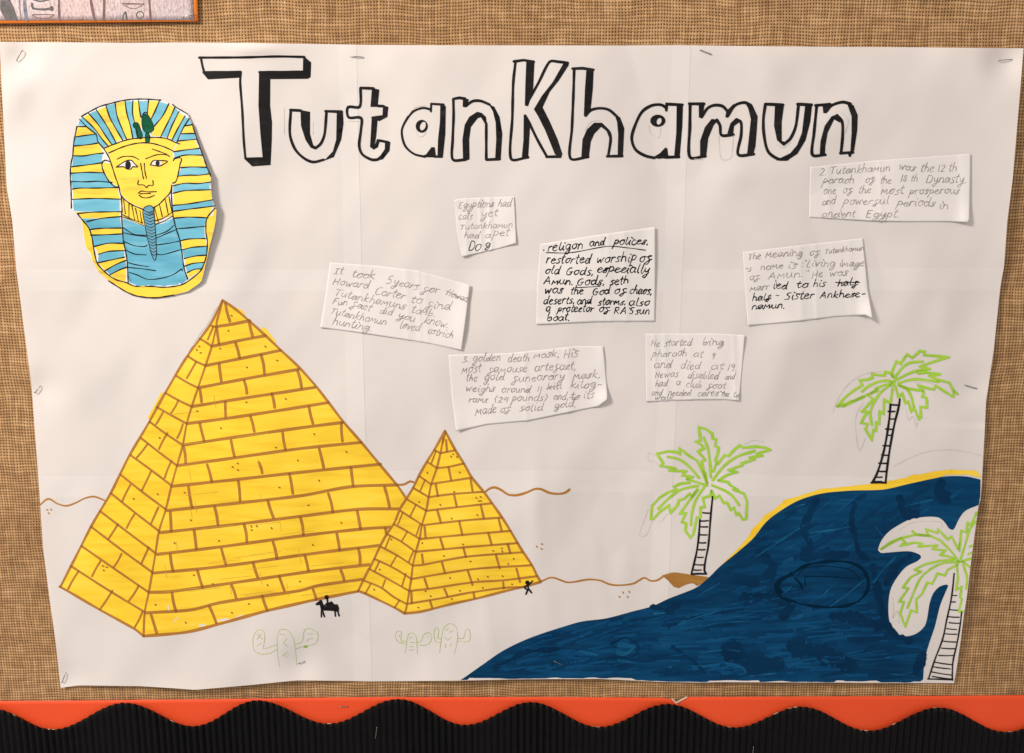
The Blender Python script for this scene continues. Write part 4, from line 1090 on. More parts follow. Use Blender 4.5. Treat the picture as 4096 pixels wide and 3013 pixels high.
RR = [[(1640, 430), (1750, 410)], [(1600, 535), (1790, 530)], [(1560, 635), (1800, 612)], [(1490, 785), (1650, 760), (1850, 735)], [(1500, 870), (1650, 830), (1890, 830)], [(1590, 1000), (1750, 990), (1955, 995)], [(1545, 1120), (1700, 1105), (1850, 1105), (2000, 1085)],
      [(1490, 1250), (1650, 1215), (1830, 1220), (2010, 1200)], [(1485, 1355), (1650, 1320), (2010, 1305)], [(1480, 1520), (1700, 1500), (2030, 1445)], [(1480, 1605), (1700, 1575), (2065, 1530)], [(1490, 1699), (1700, 1684), (1970, 1694)],
      [(1530, 1844), (1700, 1829), (1930, 1809)], [(1590, 2009), (1700, 1984), (1935, 1979)], [(1610, 2134), (1750, 2099), (1960, 2084)], [(1640, 2254), (1800, 2219), (1950, 2209)], [(1650, 2359), (1750, 2324), (1920, 2304)], [(1680, 2449), (1780, 2404), (1890, 2394)], [(1700, 2535), (1750, 2500), (1820, 2450)]]
RCc = "ybybybybybybbybyby"
for i, c in enumerate(RCc):
    A, B = RR[i], RR[i + 1]
    (a_y if c == 'y' else a_b).append(band(A, B))
a_b.append([(1715, 335), (1745, 400), (1660, 415)])
CC = [[(200, 335), (300, 440), (430, 550), (450, 640), (530, 735)], [(230, 295), (400, 460), (520, 620), (605, 715)], [(320, 250), (450, 400), (570, 580), (645, 685)], [(430, 205), (560, 400), (650, 560), (705, 665)], [(560, 140), (620, 320), (720, 500), (798, 630)],
      [(690, 115), (720, 300), (800, 500), (850, 615)], [(825, 78), (850, 250), (900, 430), (935, 605)], [(935, 80), (930, 250), (960, 390), (1000, 595)], [(1010, 80), (1025, 200), (1045, 310), (1060, 590)], [(1150, 75), (1135, 240), (1120, 400), (1120, 585)],
      [(1300, 80), (1240, 220), (1180, 340), (1160, 480)], [(1430, 120), (1350, 280), (1230, 430), (1180, 580)], [(1515, 165), (1440, 330), (1380, 450), (1315, 580)], [(1570, 230), (1470, 430), (1405, 600)], [(1650, 290), (1560, 450), (1470, 625)], [(1710, 325), (1620, 470), (1540, 655)]]
CCc = "bybybybybybybyb"
for i, c in enumerate(CCc):
    (a_y if c == 'y' else a_b).append(band(CC[i], CC[i + 1], 10))
brow_t = [(530, 735), (700, 670), (850, 620), (1000, 597), (1200, 585), (1350, 592), (1450, 620), (1530, 660), (1580, 675)]
brow_b = [(600, 800), (800, 715), (1000, 665), (1180, 665), (1350, 710), (1485, 770)]
a_y.append(brow_t[:-1] + [(1490, 775)] + brow_b[::-1][1:] + [(560, 780)])
a_y.append([(600, 805), (800, 722), (1000, 672), (1180, 672), (1350, 718), (1480, 780), (1490, 905), (1520, 885), (1575, 875), (1590, 950), (1550, 1130), (1515, 1200), (1470, 1225), (1440, 1370), (1300, 1490), (1200, 1550), (1080, 1565), (900, 1490), (785, 1385), (748, 1262),
            (690, 1250), (600, 1160), (530, 1030), (515, 950), (540, 930), (625, 945), (605, 860)])
a_y.append([(790, 1410), (900, 1505), (1080, 1590), (1200, 1560), (1400, 1415), (1435, 1410), (1478, 1612), (1480, 1660), (1240, 1775), (1080, 1795), (795, 1672)])
m2 = lambda L: [(x, y + 1239) for x, y in L]
a_v.append(m2([(800, 460), (1085, 570), (1240, 553), (1488, 455), (1525, 600), (1575, 760), (1632, 1150), (1680, 1310), (1600, 1368), (1580, 1345), (1560, 1375), (1400, 1385), (1380, 1400), (1300, 1385), (1180, 1392), (1140, 1370), (1130, 1390), (1060, 1385), (1000, 1395), (960, 1370), (885, 1345), (860, 1050), (806, 750)]))
inner_line = m2([(170, 395), (240, 485), (330, 600), (370, 720), (390, 850), (440, 1070), (550, 1200), (690, 1300), (840, 1345), (960, 1395), (1180, 1398), (1380, 1410), (1580, 1383), (1690, 1330), (1860, 1190), (1915, 1080), (1950, 950), (1960, 780), (1940, 650), (1955, 460), (2065, 320)])
out_low = [(2084, 1590), (2076, 1719), (2046, 1879), (1986, 2089), (1956, 2239), (1911, 2439), (1880, 2557), (1842, 2600), (1688, 2704), (1498, 2754), (1240, 2791), (1002, 2769), (874, 2724), (744, 2650), (604, 2560), (464, 2435), (385, 2297), (290, 2087), (265, 1977), (240, 1799), (230, 1732)]
a_y.append(inner_line[1:] + out_low)
m_it = [('y', M1(J1(p, 1.5))) for p in a_y] + [('b', M1(p)) for p in a_b] + [('v', M1(J1(p, 3))) for p in a_v]
v2, tris, ks = arrange(m_it, 16)
sel = {'y': [], 'b': [], 'v': [], 'm': []}
for t, k in zip(tris, ks):
    if 'y' in k and ('b' in k or 'v' in k): sel['m'].append(t)
    elif 'v' in k: sel['v'].append(t)
    elif 'b' in k: sel['b'].append(t)
    else: sel['y'].append(t)
for k, nm, mt in (('y', "yellow_paint", M_YEL2), ('b', "blue_stripes", M_SKYB), ('v', "blue_chest", M_SKYV), ('m', "green_overlap", M_MIX)):
    if sel[k]:
        o = lay(nm, v2, sel[k], h_mask, 0.00004, mt, mask)
        if k == 'm': o['kind'] = 'stuff'
# eyes, beard, serpent and vulture
eyeL = M1([(705, 995), (800, 930), (870, 900), (920, 905), (960, 950), (1000, 990), (930, 990), (910, 1020), (850, 1020), (810, 990)])
eyeR = M1([(1175, 965), (1215, 905), (1300, 905), (1340, 912), (1310, 970), (1280, 980)])
for E, ol, ir in ((eyeL, None, (868, 965, 40, 58)), (eyeR, [(1175, 965), (1215, 905), (1300, 905), (1410, 915), (1330, 970), (1290, 980), (1180, 965)], (1275, 942, 29, 38))):
    e = quick("eye", [[E]], h_mask, 0.00008, M_NOTE, mask)
    ex, ey = M1([(ir[0], ir[1])])[0]
    quick("pupil", [[disc(ex, ey, ir[2] / 3.442, 16, ir[3] / 3.442)]], h_mask, 0.00012, M_BLACK, e)
    quick("lid_line", [ribbon(E + [E[0]] if ol is None else M1(ol), 4.6, 5, True)], h_mask, 0.00014, M_BLACK, e)
BE = M1(m2([(1090, 310), (1130, 290), (1190, 290), (1222, 340), (1235, 500), (1250, 700), (1260, 950), (1235, 1040), (1190, 950), (1140, 750), (1090, 500), (1070, 370)]))
beard = drawn("beard", mask, BE, M_BEARD, h=h_mask, dh=0.00010, grid=None)
bl = [ribbon(BE + [BE[0]], 3.4, 6, True)]
for k in range(15):
    t = k / 15.0
    yl = 350 + 640 * t; xl = 1085 + 115 * t ** 1.1; xr = 1228 + 28 * t; xm = (xl + xr) / 2 + 6
    bl.append(ribbon(M1(m2([(xl, yl), (xm, yl + 34 - 10 * t)])), 2.6, 6)); bl.append(ribbon(M1(m2([(xr, yl + 2), (xm, yl + 30 - 8 * t)])), 2.6, 6))
quick("braid_lines", bl, h_mask, 0.00015, M_BLACK, beard)
for P, nm in (([(935, 400), (970, 378), (1010, 395), (1040, 470), (1065, 560), (1050, 605), (1010, 600), (1000, 540), (985, 480), (940, 440)], "serpent"), ([(1055, 330), (1080, 272), (1130, 265), (1170, 320), (1210, 400), (1220, 480), (1160, 520), (1100, 510), (1060, 430)], "vulture_head"),
              ([(1110, 530), (1150, 530), (1170, 590), (1155, 660), (1115, 655), (1105, 590)], "vulture_neck")):
    g = drawn(nm, mask, [tuple(q) for q in catmull(M1(P), 6, True, True)], M_DGREEN, h=h_mask, dh=0.00010, grid=None)
    Q = M1(P)
    quick("outline", [ribbon([tuple(q) for q in Q] + [Q[0]], 2.8, 5, True)], h_mask, 0.00014, M_BLACK, g)
kl = []
for L, w in ((LL[:-1], 3.5), (RR[:-1], 3.5)):
    for s in L:
        s2 = [(x, y + random.uniform(-2, 2)) for x, y in s]
        kl.append(ribbon(M1(s2), w * 1.4, 8, True, vary=.22))
for i, s in enumerate(CC):
    s = s[:3] if i == 8 else s[:2] if i == 9 else s[:3] if i in (10, 11) else s
    kl.append(ribbon(M1(s), 4.9, 8, True, vary=.22))
for s in (brow_t, brow_b, [(530, 735), (600, 850), (640, 960), (690, 1120), (740, 1260), (775, 1390), (900, 1500), (1080, 1580)], [(1470, 1240), (1450, 1340), (1380, 1420), (1290, 1510), (1200, 1560)],
          [(630, 925), (560, 900), (510, 930), (520, 1030), (600, 1180), (680, 1260), (740, 1270)], [(1490, 905), (1510, 880), (1580, 865), (1605, 890), (1585, 950), (1550, 1130), (1520, 1200), (1480, 1215)],
          [(775, 1390), (785, 1600), (778, 1639), (790, 1839), (800, 1989), (830, 2139), (855, 2289), (870, 2599)], [(1470, 1240), (1465, 1400), (1480, 1600), (1490, 1679), (1530, 1839), (1580, 1999), (1600, 2119), (1640, 2389), (1690, 2539)],
          [(715, 885), (800, 850), (930, 850), (1015, 888)], [(1110, 880), (1250, 828), (1350, 820), (1400, 825), (1440, 848)], [(1200, 745), (1300, 780), (1400, 818)], [(1040, 940), (1060, 1050), (1080, 1155)], [(1090, 940), (1100, 1050), (1120, 1150)],
          [(1010, 1180), (1005, 1235), (1080, 1240), (1125, 1275), (1150, 1245), (1210, 1245), (1210, 1180)], [(1005, 1355), (1050, 1325), (1130, 1335), (1260, 1333)], [(1030, 1362), (1180, 1357)], [(1020, 1380), (1060, 1410), (1140, 1417), (1230, 1385)],
          [(1060, 300), (1085, 250), (1115, 240), (1140, 255)], inner_line,
          [(225, 297), (350, 225), (480, 160), (600, 125), (830, 72), (1060, 57), (1320, 72)], [(1480, 132), (1520, 165), (1688, 262)], [(165, 432), (122, 650), (107, 830), (82, 950), (73, 1100), (83, 1300), (88, 1560)], [(600, 2560), (740, 2650), (870, 2725), (1000, 2770), (1240, 2792), (1500, 2755)],
          [(1750, 400), (1800, 560), (1878, 780), (1957, 1000), (2007, 1120)]):
    kl.append(ribbon(M1(s), 5.0 if max(p[1] for p in s) - min(p[1] for p in s) > 230 or max(p[0] for p in s) - min(p[0] for p in s) > 600 else 4.5, 4, True, vary=.15))
for s in ([(805, 190), (830, 400)], [(880, 260), (880, 450)], [(920, 280), (960, 490)], [(970, 320), (1010, 500)], [(1030, 355), (1060, 530)], [(1230, 310), (1285, 510)], [(1300, 270), (1340, 440)], [(1380, 200), (1420, 400)], [(1430, 160), (1470, 370)],
          [(790, 410), (960, 490), (1075, 525)], [(790, 440), (900, 480), (1085, 560)], [(1230, 500), (1350, 460), (1470, 380)], [(1240, 545), (1370, 495), (1480, 430)],
          [(800, 590), (950, 680), (1120, 695)], [(810, 660), (950, 690), (1130, 715)], [(1250, 695), (1400, 640), (1500, 560)], [(1250, 735), (1400, 670), (1530, 615)], [(810, 780), (950, 835), (1090, 850), (1130, 830)], [(1250, 830), (1450, 800), (1590, 770)],
          [(840, 900), (950, 950), (1115, 965)], [(1250, 955), (1350, 960), (1600, 890)], [(865, 1070), (980, 1100), (1145, 1125)], [(860, 1135), (1100, 1160), (1250, 1183)], [(885, 1205), (980, 1235), (1130, 1298), (1300, 1290), (1480, 1240), (1610, 1155), (1615, 1185)]):
    kl.append(ribbon(M1(m2(s)), 4.0, 8, True, vary=.2))
quick("ink_lines", kl, h_mask, 0.00009, M_BLACK, mask)

# ------------------------------------------------------------------ handwriting
G = {
 'a': (1.0, [[(.8, .85), (.45, 1), (.1, .7), (.1, .25), (.4, 0), (.75, .35), (.85, .95)], [(.85, .95), (.8, .3), (1.0, 0)]]),
 'b': (.95, [[(.2, 1.8), (.1, .9), (.15, .1), (.5, 0), (.8, .35), (.6, .75), (.2, .5)]]),
 'c': (.85, [[(.75, .9), (.45, 1), (.1, .6), (.2, .1), (.5, 0), (.8, .15)]]),
 'd': (1.05, [[(.75, .85), (.4, .95), (.1, .6), (.15, .15), (.45, 0), (.75, .4), (.9, 1.8)], [(.9, 1.8), (.82, .6), (.87, .08), (1.05, .05)]]),
 'e': (.9, [[(.1, .5), (.5, .6), (.75, .8), (.5, 1), (.15, .75), (.1, .3), (.4, 0), (.85, .2)]]),
 'f': (1.0, [[(.9, 1.0), (.5, 1.1), (.3, .8), (.55, .45), (.6, .0), (.35, -.55), (.0, -.4), (.3, 0), (1.0, .35)]]),
 'g': (1.0, [[(.8, .85), (.45, 1), (.1, .6), (.3, .1), (.7, .4), (.85, .95)], [(.85, .95), (.8, -.2), (.5, -.8), (.1, -.6), (.4, -.25), (1, .1)]]),
 'h': (.95, [[(.2, 1.8), (.12, .8), (.1, 0)], [(.1, .5), (.4, .95), (.7, .75), (.78, 0)]]),
 'i': (.5, [[(.2, 1), (.15, .3), (.3, 0), (.45, .1)], [(.28, 1.5), (.3, 1.58)]]),
 'k': (.95, [[(.2, 1.8), (.1, 0)], [(.8, 1), (.4, .7), (.15, .5)], [(.15, .5), (.85, 0)]]),
 'l': (.55, [[(.25, 1.8), (.15, .3), (.35, 0), (.5, .1)]]),
 'm': (1.2, [[(.05, -.05), (.2, 1)], [(.2, 1), (.5, .35)], [(.5, .35), (.9, 1)], [(.9, 1), (1.0, 0)]]),
 'n': (.95, [[(.15, 1), (.1, 0)], [(.1, .6), (.45, 1), (.7, .8), (.8, 0)]]),
 'o': (.9, [[(.5, 1), (.15, .75), (.12, .25), (.4, 0), (.75, .3), (.75, .8), (.5, 1), (.9, .95)]]),
 'p': (.95, [[(.2, 1.1), (.12, 0), (.0, -.85)], [(.15, .8), (.5, 1.05), (.8, .7), (.55, .2), (.15, .25)]]),
 'r': (.75, [[(.15, 1), (.1, 0)], [(.12, .6), (.4, .95), (.72, .9)]]),
 's': (.75, [[(.75, .95), (.38, 1), (.2, .7), (.55, .4), (.5, .05), (.02, 0)]]),
 't': (.65, [[(.4, 1.6), (.22, .4), (.35, 0), (.6, .1)], [(.0, 1.05), (.65, 1.1)]]),
 'u': (1.0, [[(.1, 1), (.1, .3), (.35, 0), (.65, .3), (.78, 1)], [(.78, 1), (.76, .3), (.95, 0)]]),
 'v': (.85, [[(.05, 1), (.3, 0)], [(.3, 0), (.65, .9), (.85, .95)]]),
 'w': (1.2, [[(.05, 1), (.25, 0)], [(.25, 0), (.55, .75)], [(.55, .75), (.75, 0)], [(.75, 0), (1.0, .9), (1.15, .95)]]),
 'y': (.95, [[(.1, 1), (.2, .35), (.5, .3), (.8, 1)], [(.8, 1), (.65, -.3), (.3, -.85), (.0, -.6), (.4, -.2), (.9, .1)]]),
 'x': (.8, [[(.1, 1), (.75, 0)], [(.75, 1), (.05, 0)]]),
 'A': (1.2, [[(.0, 0), (.6, 1.5)], [(.6, 1.5), (1.05, 0)], [(.2, .55), (.95, .6)]]),
 'C': (1.1, [[(1.0, 1.55), (.6, 1.6), (.15, 1.0), (.2, .2), (.6, 0), (1.0, .25)]]),
 'D': (1.2, [[(.15, 1.5), (.1, 0)], [(.1, 1.5), (.75, 1.4), (1.05, .8), (.8, .1), (.1, 0)]]),
 'E': (1.0, [[(.15, 1.3), (.1, 0)], [(.1, 1.3), (.85, 1.3)], [(.1, .7), (.7, .7)], [(.1, 0), (.85, .02)]]),
 'F': (1.0, [[(.2, 1.4), (.1, 0)], [(.15, 1.4), (.9, 1.45)], [(.15, .75), (.75, .8)]]),
 'G': (1.15, [[(.85, 1.35), (.45, 1.4), (.1, .8), (.2, .1), (.7, 0), (.9, .6)], [(.5, .6), (1.1, .65)]]),
 'H': (1.15, [[(.15, 1.6), (.05, 0)], [(.95, 1.6), (.85, 0)], [(.1, .8), (.9, .8)]]),
 'I': (.9, [[(.45, 1.3), (.4, 0)], [(.05, 1.3), (.85, 1.32)], [(.0, 0), (.8, .02)]]),
 'L': (.8, [[(.3, 1.6), (.1, .2), (.2, 0), (.75, .0)]]),
 'M': (1.4, [[(.0, -.2), (.2, 1.15)], [(.2, 1.15), (.55, .4)], [(.55, .4), (1.05, 1.15)], [(1.05, 1.15), (1.15, .0)]]),
 'O': (1.2, [[(.6, 1.2), (.1, .9), (.1, .2), (.55, -.1), (1.0, .3), (1.0, 1.0), (.6, 1.2)]]),
 'R': (1.2, [[(.15, 1.4), (.1, 0)], [(.1, 1.4), (.7, 1.4), (.8, .9), (.15, .7)], [(.3, .7), (1.0, 0)]]),
 'S': (.95, [[(.9, 1.45), (.4, 1.5), (.2, 1.05), (.7, .6), (.6, .05), (.0, 0)]]),
 'T': (1.1, [[(.0, 1.4), (1.1, 1.45)], [(.55, 1.4), (.45, 0)]]),
 '1': (.5, [[(.3, 1.5), (.2, 0)]]), '2': (.9, [[(.1, 1.2), (.45, 1.5), (.75, 1.1), (.1, .05)], [(.1, .05), (.85, .0)]]),
 '3': (.9, [[(.15, 1.4), (.7, 1.4), (.35, .8), (.8, .45), (.5, 0), (.05, .05)]]), '4': (.95, [[(.5, 1.3), (.15, .6), (.7, .6)], [(.75, 1.3), (.7, -.1)]]),
 '5': (1.0, [[(.35, 1.6), (.2, .9), (.65, .95), (.75, .4), (.4, 0), (.0, .1)], [(.35, 1.6), (.9, 1.6)]]),
 '8': (.9, [[(.7, 1.4), (.2, 1.2), (.7, .5), (.4, 0), (.1, .4), (.7, 1.1), (.7, 1.4)]]), '9': (.9, [[(.7, 1.3), (.4, 1.5), (.1, 1.1), (.35, .8), (.7, 1.2)], [(.75, 1.3), (.65, .4), (.55, -.1)]]),
 '.': (.4, [[(.15, 0), (.2, .06)]]), ',': (.5, [[(.25, .15), (.1, -.25)]]), ':': (.5, [[(.2, .1), (.25, .16)], [(.25, .8), (.3, .86)]]), '"': (.7, [[(.2, 1.6), (.3, 1.2)], [(.45, 1.6), (.55, 1.2)]]), "'": (.4, [[(.3, 1.5), (.2, 1.2)]]),
 '(': (.6, [[(.5, 1.6), (.15, .8), (.4, -.2)]]), ')': (.6, [[(.1, 1.7), (.5, .9), (.1, -.3)]]), '-': (.9, [[(.1, .55), (.8, .6)]]), ' ': (.7, []),
}


def word(R, text, x0, y0, x1, y1, xh, w):
    """a handwritten word from baseline start to baseline end, x-height xh (all in the zoom's own pixels)"""
    tot = sum(G[c][0] for c in text)
    dx, dy = x1 - x0, y1 - y0
    L = math.hypot(dx, dy)
    ux, uy = dx / L, dy / L
    s = L / tot
    vx, vy = uy, -ux
    if vy > 0: vx, vy = -vx, -vy
    out = []
    cur = 0.0
    prev = None
    for ch in text:
        adv, sts = G[ch]
        jy = random.uniform(-.10, .10) * xh
        k = random.uniform(.92, 1.18)
        sl = 0.30 + random.uniform(-.05, .05)
        for stt in sts:
            pts = []
            for (a, b) in stt:
                X0 = (cur + a * .92) * s + b * sl * xh; Y0 = b * xh * k + jy
                pts.append((x0 + ux * X0 + vx * Y0 + random.uniform(-.03, .03) * xh, y0 + uy * X0 + vy * Y0 + random.uniform(-.03, .03) * xh))
            out.append([disc(*R([pts[0]])[0], w * .75, 8)] if len(stt) == 2 and abs(stt[0][0] - stt[1][0]) + abs(stt[0][1] - stt[1][1]) < .15 else ribbon(R(pts), w, 5.0, True, vary=.25, cap=False))
        if sts and ch.islower() and random.random() < .8:
            a, b = sts[-1][-1] if ch not in 't' else sts[0][-1]
            e_ = (x0 + ux * ((cur + a * .92) * s + b * sl * xh) + vx * (b * xh), y0 + uy * ((cur + a * .92) * s + b * sl * xh) + vy * (b * xh))
            if prev is not None:
                f = sts[0][0]
                g0 = (x0 + ux * ((cur + f[0] * .92) * s + f[1] * sl * xh) + vx * (f[1] * xh), y0 + uy * ((cur + f[0] * .92) * s + f[1] * sl * xh) + vy * (f[1] * xh))
                if f[1] < 1.2:
                    out.append(ribbon(R([prev, ((prev[0] + g0[0]) / 2, (prev[1] + g0[1]) / 2 + .06 * xh), g0]), w * .8, 5.0, True, vary=.25, cap=False))
            prev = e_
        else:
            prev = None
        cur += adv
    return out


NOTES = []


def note(label, R, sides, curl, runs):
    """sides: top,right,bottom,left polylines in zoom pixels; runs: (part name, material, width, xh, words, extra strokes)"""
    T, Rt, Bt, Lf = [R(s) for s in sides]
    allp = T + Rt + Bt + Lf
    cx = sum(p[0] for p in allp) / len(allp); cy = sum(p[1] for p in allp) / len(allp)
    W = max(p[0] for p in allp) - min(p[0] for p in allp); H = max(p[1] for p in allp) - min(p[1] for p in allp)
    e = empty("note", cx, cy, 0.004, label, "note", "handwritten notes glued on the poster")
    ph = [random.uniform(0, 6.28) for _ in range(4)]
    pleats = [(cx + W * random.uniform(-.45, .45), random.choice([.0002, .00035, .0003]), random.uniform(7, 15)) for _ in range(4)]

    def hn(px, py):
        px = np.asarray(px, float); py = np.asarray(py, float)
        h = relief(px, py) + 4 * STEP + seam_bump(px, py) + 0.00014
        for (q0, q1, q2) in pleats:
            h = h + q1 * np.exp(-((px - q0 - (py - cy) * .03) / q2) ** 2)
        h = h + 0.00022 * (1 + np.sin(px / W * 9 + ph[0] + .6 * np.sin(py / H * 3 + ph[1]))) + 0.00012 * (1 + np.sin(py / H * 6 + ph[2]))
        for (qx, qy, sx, sy, a) in curl:
            q = R([(qx, qy)])[0]
            h = h + a * np.exp(-((px - q[0]) / sx) ** 2 - ((py - q[1]) / sy) ** 2)
        return h
    px, py, fs = coons(T, Rt, Bt, Lf, 110, 46)
    P = to3d(px, py, hn(px, py))
    o = mesh_obj("note_paper", P, fs, M_NOTE, e)
    solid(o, 0.00004)
    for nm, mat, w, words, extra in runs:
        st = []
        for (t, a, b, c, d, xh) in words:
            st += word(R, t, a, b, c, d, xh, w)
        for s, ww in extra:
            st.append(ribbon(R(s), ww, 8, True, vary=.2))
        quick(nm, st, hn, 0.00005, mat, e)
    return e


NA = Z(1260, 1020, 3.403)
note("note in pencil about five years finding the tomb, tilted, left of the others", NA,
     ([(205, 103), (880, 150), (1400, 215), (2112, 410)], [(2112, 410), (2060, 820), (1995, 1300)], [(70, 990), (650, 1065), (1500, 1195), (1995, 1300)], [(205, 103), (150, 500), (70, 990)]),
     [(2060, 1000, 45, 120, .0022), (100, 950, 30, 60, .0008), (2100, 430, 30, 60, .0012)],
     [("handwriting", M_PENCIL, 2.9, [("It", 250, 255, 380, 268, 56), ("took", 490, 298, 820, 338, 62), ("5", 965, 388, 1050, 392, 62), ("years", 1055, 405, 1405, 475, 62), ("for", 1440, 500, 1695, 525, 60),
       ("Howan", 1780, 545, 2070, 640, 56), ("Howard", 235, 402, 735, 468, 60), ("Carter", 805, 530, 1225, 608, 64), ("to", 1290, 640, 1460, 668, 60), ("find", 1500, 710, 1850, 755, 62),
       ("Tutankhamuns", 250, 555, 1225, 745, 60), ("tomb.", 1300, 785, 1640, 850, 62), ("Fun", 230, 668, 440, 695, 55), ("fact", 480, 705, 755, 770, 60), ("did", 870, 798, 1055, 825, 55), ("you", 1120, 855, 1360, 915, 60), ("know.", 1475, 930, 1815, 998, 62),
       ("Tutankhamun", 195, 795, 965, 965, 56), ("loved", 1145, 1000, 1425, 1040, 60), ("ostrich", 1525, 1060, 1875, 1145, 56), ("hunting.", 230, 948, 775, 1040, 62)], [([(1790, 490), (1930, 560), (2080, 655)], 3.0)])])
NB = Z(1760, 760, 2.389)
note("small pencil note about a pet, uppermost of the middle column", NB,
     ([(135, 98), (190, 82), (707, 62)], [(707, 62), (720, 300), (727, 510)], [(207, 642), (560, 560), (727, 510)], [(135, 98), (160, 400), (207, 642)]),
     [(135, 90, 30, 30, .0010), (727, 500, 25, 40, .0012), (210, 630, 40, 25, .0008)],
     [("handwriting", M_PENCIL, 2.7, [("Egyptions", 175, 180, 515, 160, 40), ("had", 548, 162, 682, 165, 42), ("cats", 175, 285, 310, 280, 42), ("yet", 390, 262, 555, 248, 44), ("Tutankhamun", 185, 380, 697, 358, 34), ("had", 225, 460, 378, 465, 40),
       ("a", 425, 465, 490, 460, 38), ("pet", 500, 440, 662, 440, 42)], []), ("bold_handwriting", M_PEN, 3.2, [("DO", 270, 578, 390, 582, 52), ("g", 428, 545, 485, 540, 38)], [])])
note("note in black pen about religion with an underlined heading", NB,
     ([(960, 517), (1500, 430), (2057, 352)], [(2057, 352), (2058, 800), (2052, 1258)], [(920, 1288), (1500, 1262), (2052, 1258)], [(960, 517), (925, 900), (920, 1288)]),
     [(2055, 500, 30, 160, .0012), (930, 700, 25, 150, .0008), (1010, 1290, 60, 20, .0007)],
     [("handwriting", M_PEN, 4.3, [(".", 985, 580, 1005, 580, 40), ("religon", 1025, 590, 1370, 560, 46), ("and", 1425, 542, 1578, 532, 42), ("polices,", 1655, 522, 1998, 522, 42), ("restorted", 1010, 702, 1440, 700, 48), ("worship", 1490, 698, 1880, 685, 50), ("of", 1900, 695, 2030, 682, 50),
       ("old", 1000, 800, 1145, 805, 46), ("Gods,", 1200, 815, 1475, 812, 42), ("especially", 1495, 785, 2005, 800, 50), ("Amun.", 990, 905, 1275, 905, 46), ("Gods,", 1305, 912, 1582, 905, 44), ("seth", 1620, 910, 1805, 895, 46),
       ("was", 995, 995, 1178, 985, 46), ("the", 1240, 1000, 1372, 995, 42), ("God", 1455, 1005, 1625, 995, 42), ("of", 1660, 1000, 1788, 990, 44), ("chaos,", 1805, 990, 2028, 1000, 44),
       ("deserts,", 985, 1095, 1292, 1080, 42), ("and", 1305, 1095, 1452, 1090, 40), ("storms,", 1505, 1100, 1782, 1095, 38), ("also", 1800, 1108, 2003, 1103, 42), ("a", 1010, 1165, 1058, 1160, 38), ("protector", 1120, 1168, 1468, 1165, 40), ("of", 1515, 1168, 1628, 1160, 40),
       ("RA'S", 1660, 1185, 1852, 1182, 40), ("sun", 1862, 1190, 2003, 1192, 42), ("boat.", 1020, 1255, 1245, 1245, 42)], [([(1015, 600), (1250, 600), (1600, 540), (1800, 555), (1965, 577)], 3.8), ([(1300, 935), (1530, 922)], 3.5)])])
ND = Z(1760, 1360, 3.119)
note("pencil note numbered 3 about the golden mask, lowest of the notes", ND,
     ([(105, 185), (850, 165), (1400, 110), (1700, 75), (2035, 80)], [(2035, 80), (2060, 300), (2090, 700), (2086, 745)], [(200, 1140), (590, 1055), (1100, 1010), (1700, 885), (1975, 830), (2086, 745)], [(105, 185), (150, 750), (200, 1140)]),
     [(2080, 760, 40, 45, .0040), (200, 1130, 40, 60, .0014), (2050, 200, 30, 60, .0008)],
     [("handwriting", M_PENCIL, 3.0, [("3.", 265, 275, 365, 275, 48), ("golden", 405, 268, 755, 266, 54), ("death", 840, 282, 1115, 266, 54), ("mask,", 1165, 230, 1500, 212, 52), ("His", 1540, 236, 1730, 210, 66), ("most", 262, 418, 515, 400, 58), ("famouse", 590, 415, 1090, 398, 56),
       ("artefact,", 1175, 392, 1705, 365, 58), ("the", 322, 520, 465, 515, 56), ("gold", 545, 508, 805, 498, 56), ("funearary", 895, 530, 1560, 492, 56), ("mask,", 1655, 490, 2010, 470, 58), ("weighs", 315, 645, 685, 648, 56), ("around", 765, 655, 1128, 655, 54), ("11", 1205, 652, 1275, 645, 44),
       ("kill", 1335, 630, 1525, 602, 46), ("kilog-", 1620, 606, 2025, 592, 52), ("rams", 350, 778, 595, 782, 52), ("(24", 670, 782, 855, 775, 46), ("pounds)", 890, 765, 1335, 758, 54), ("and", 1410, 750, 1575, 746, 54), ("ts", 1625, 745, 1745, 738, 50), ("its", 1785, 735, 1925, 725, 54),
       ("Made", 440, 935, 705, 908, 62), ("of", 745, 905, 885, 898, 56), ("solid", 990, 895, 1290, 878, 56), ("gold.", 1420, 850, 1700, 835, 54)], [([(1325, 610), (1510, 558)], 3.2), ([(1610, 722), (1745, 715)], 2.6)])])
NE = Z(2540, 1300, 4.492)
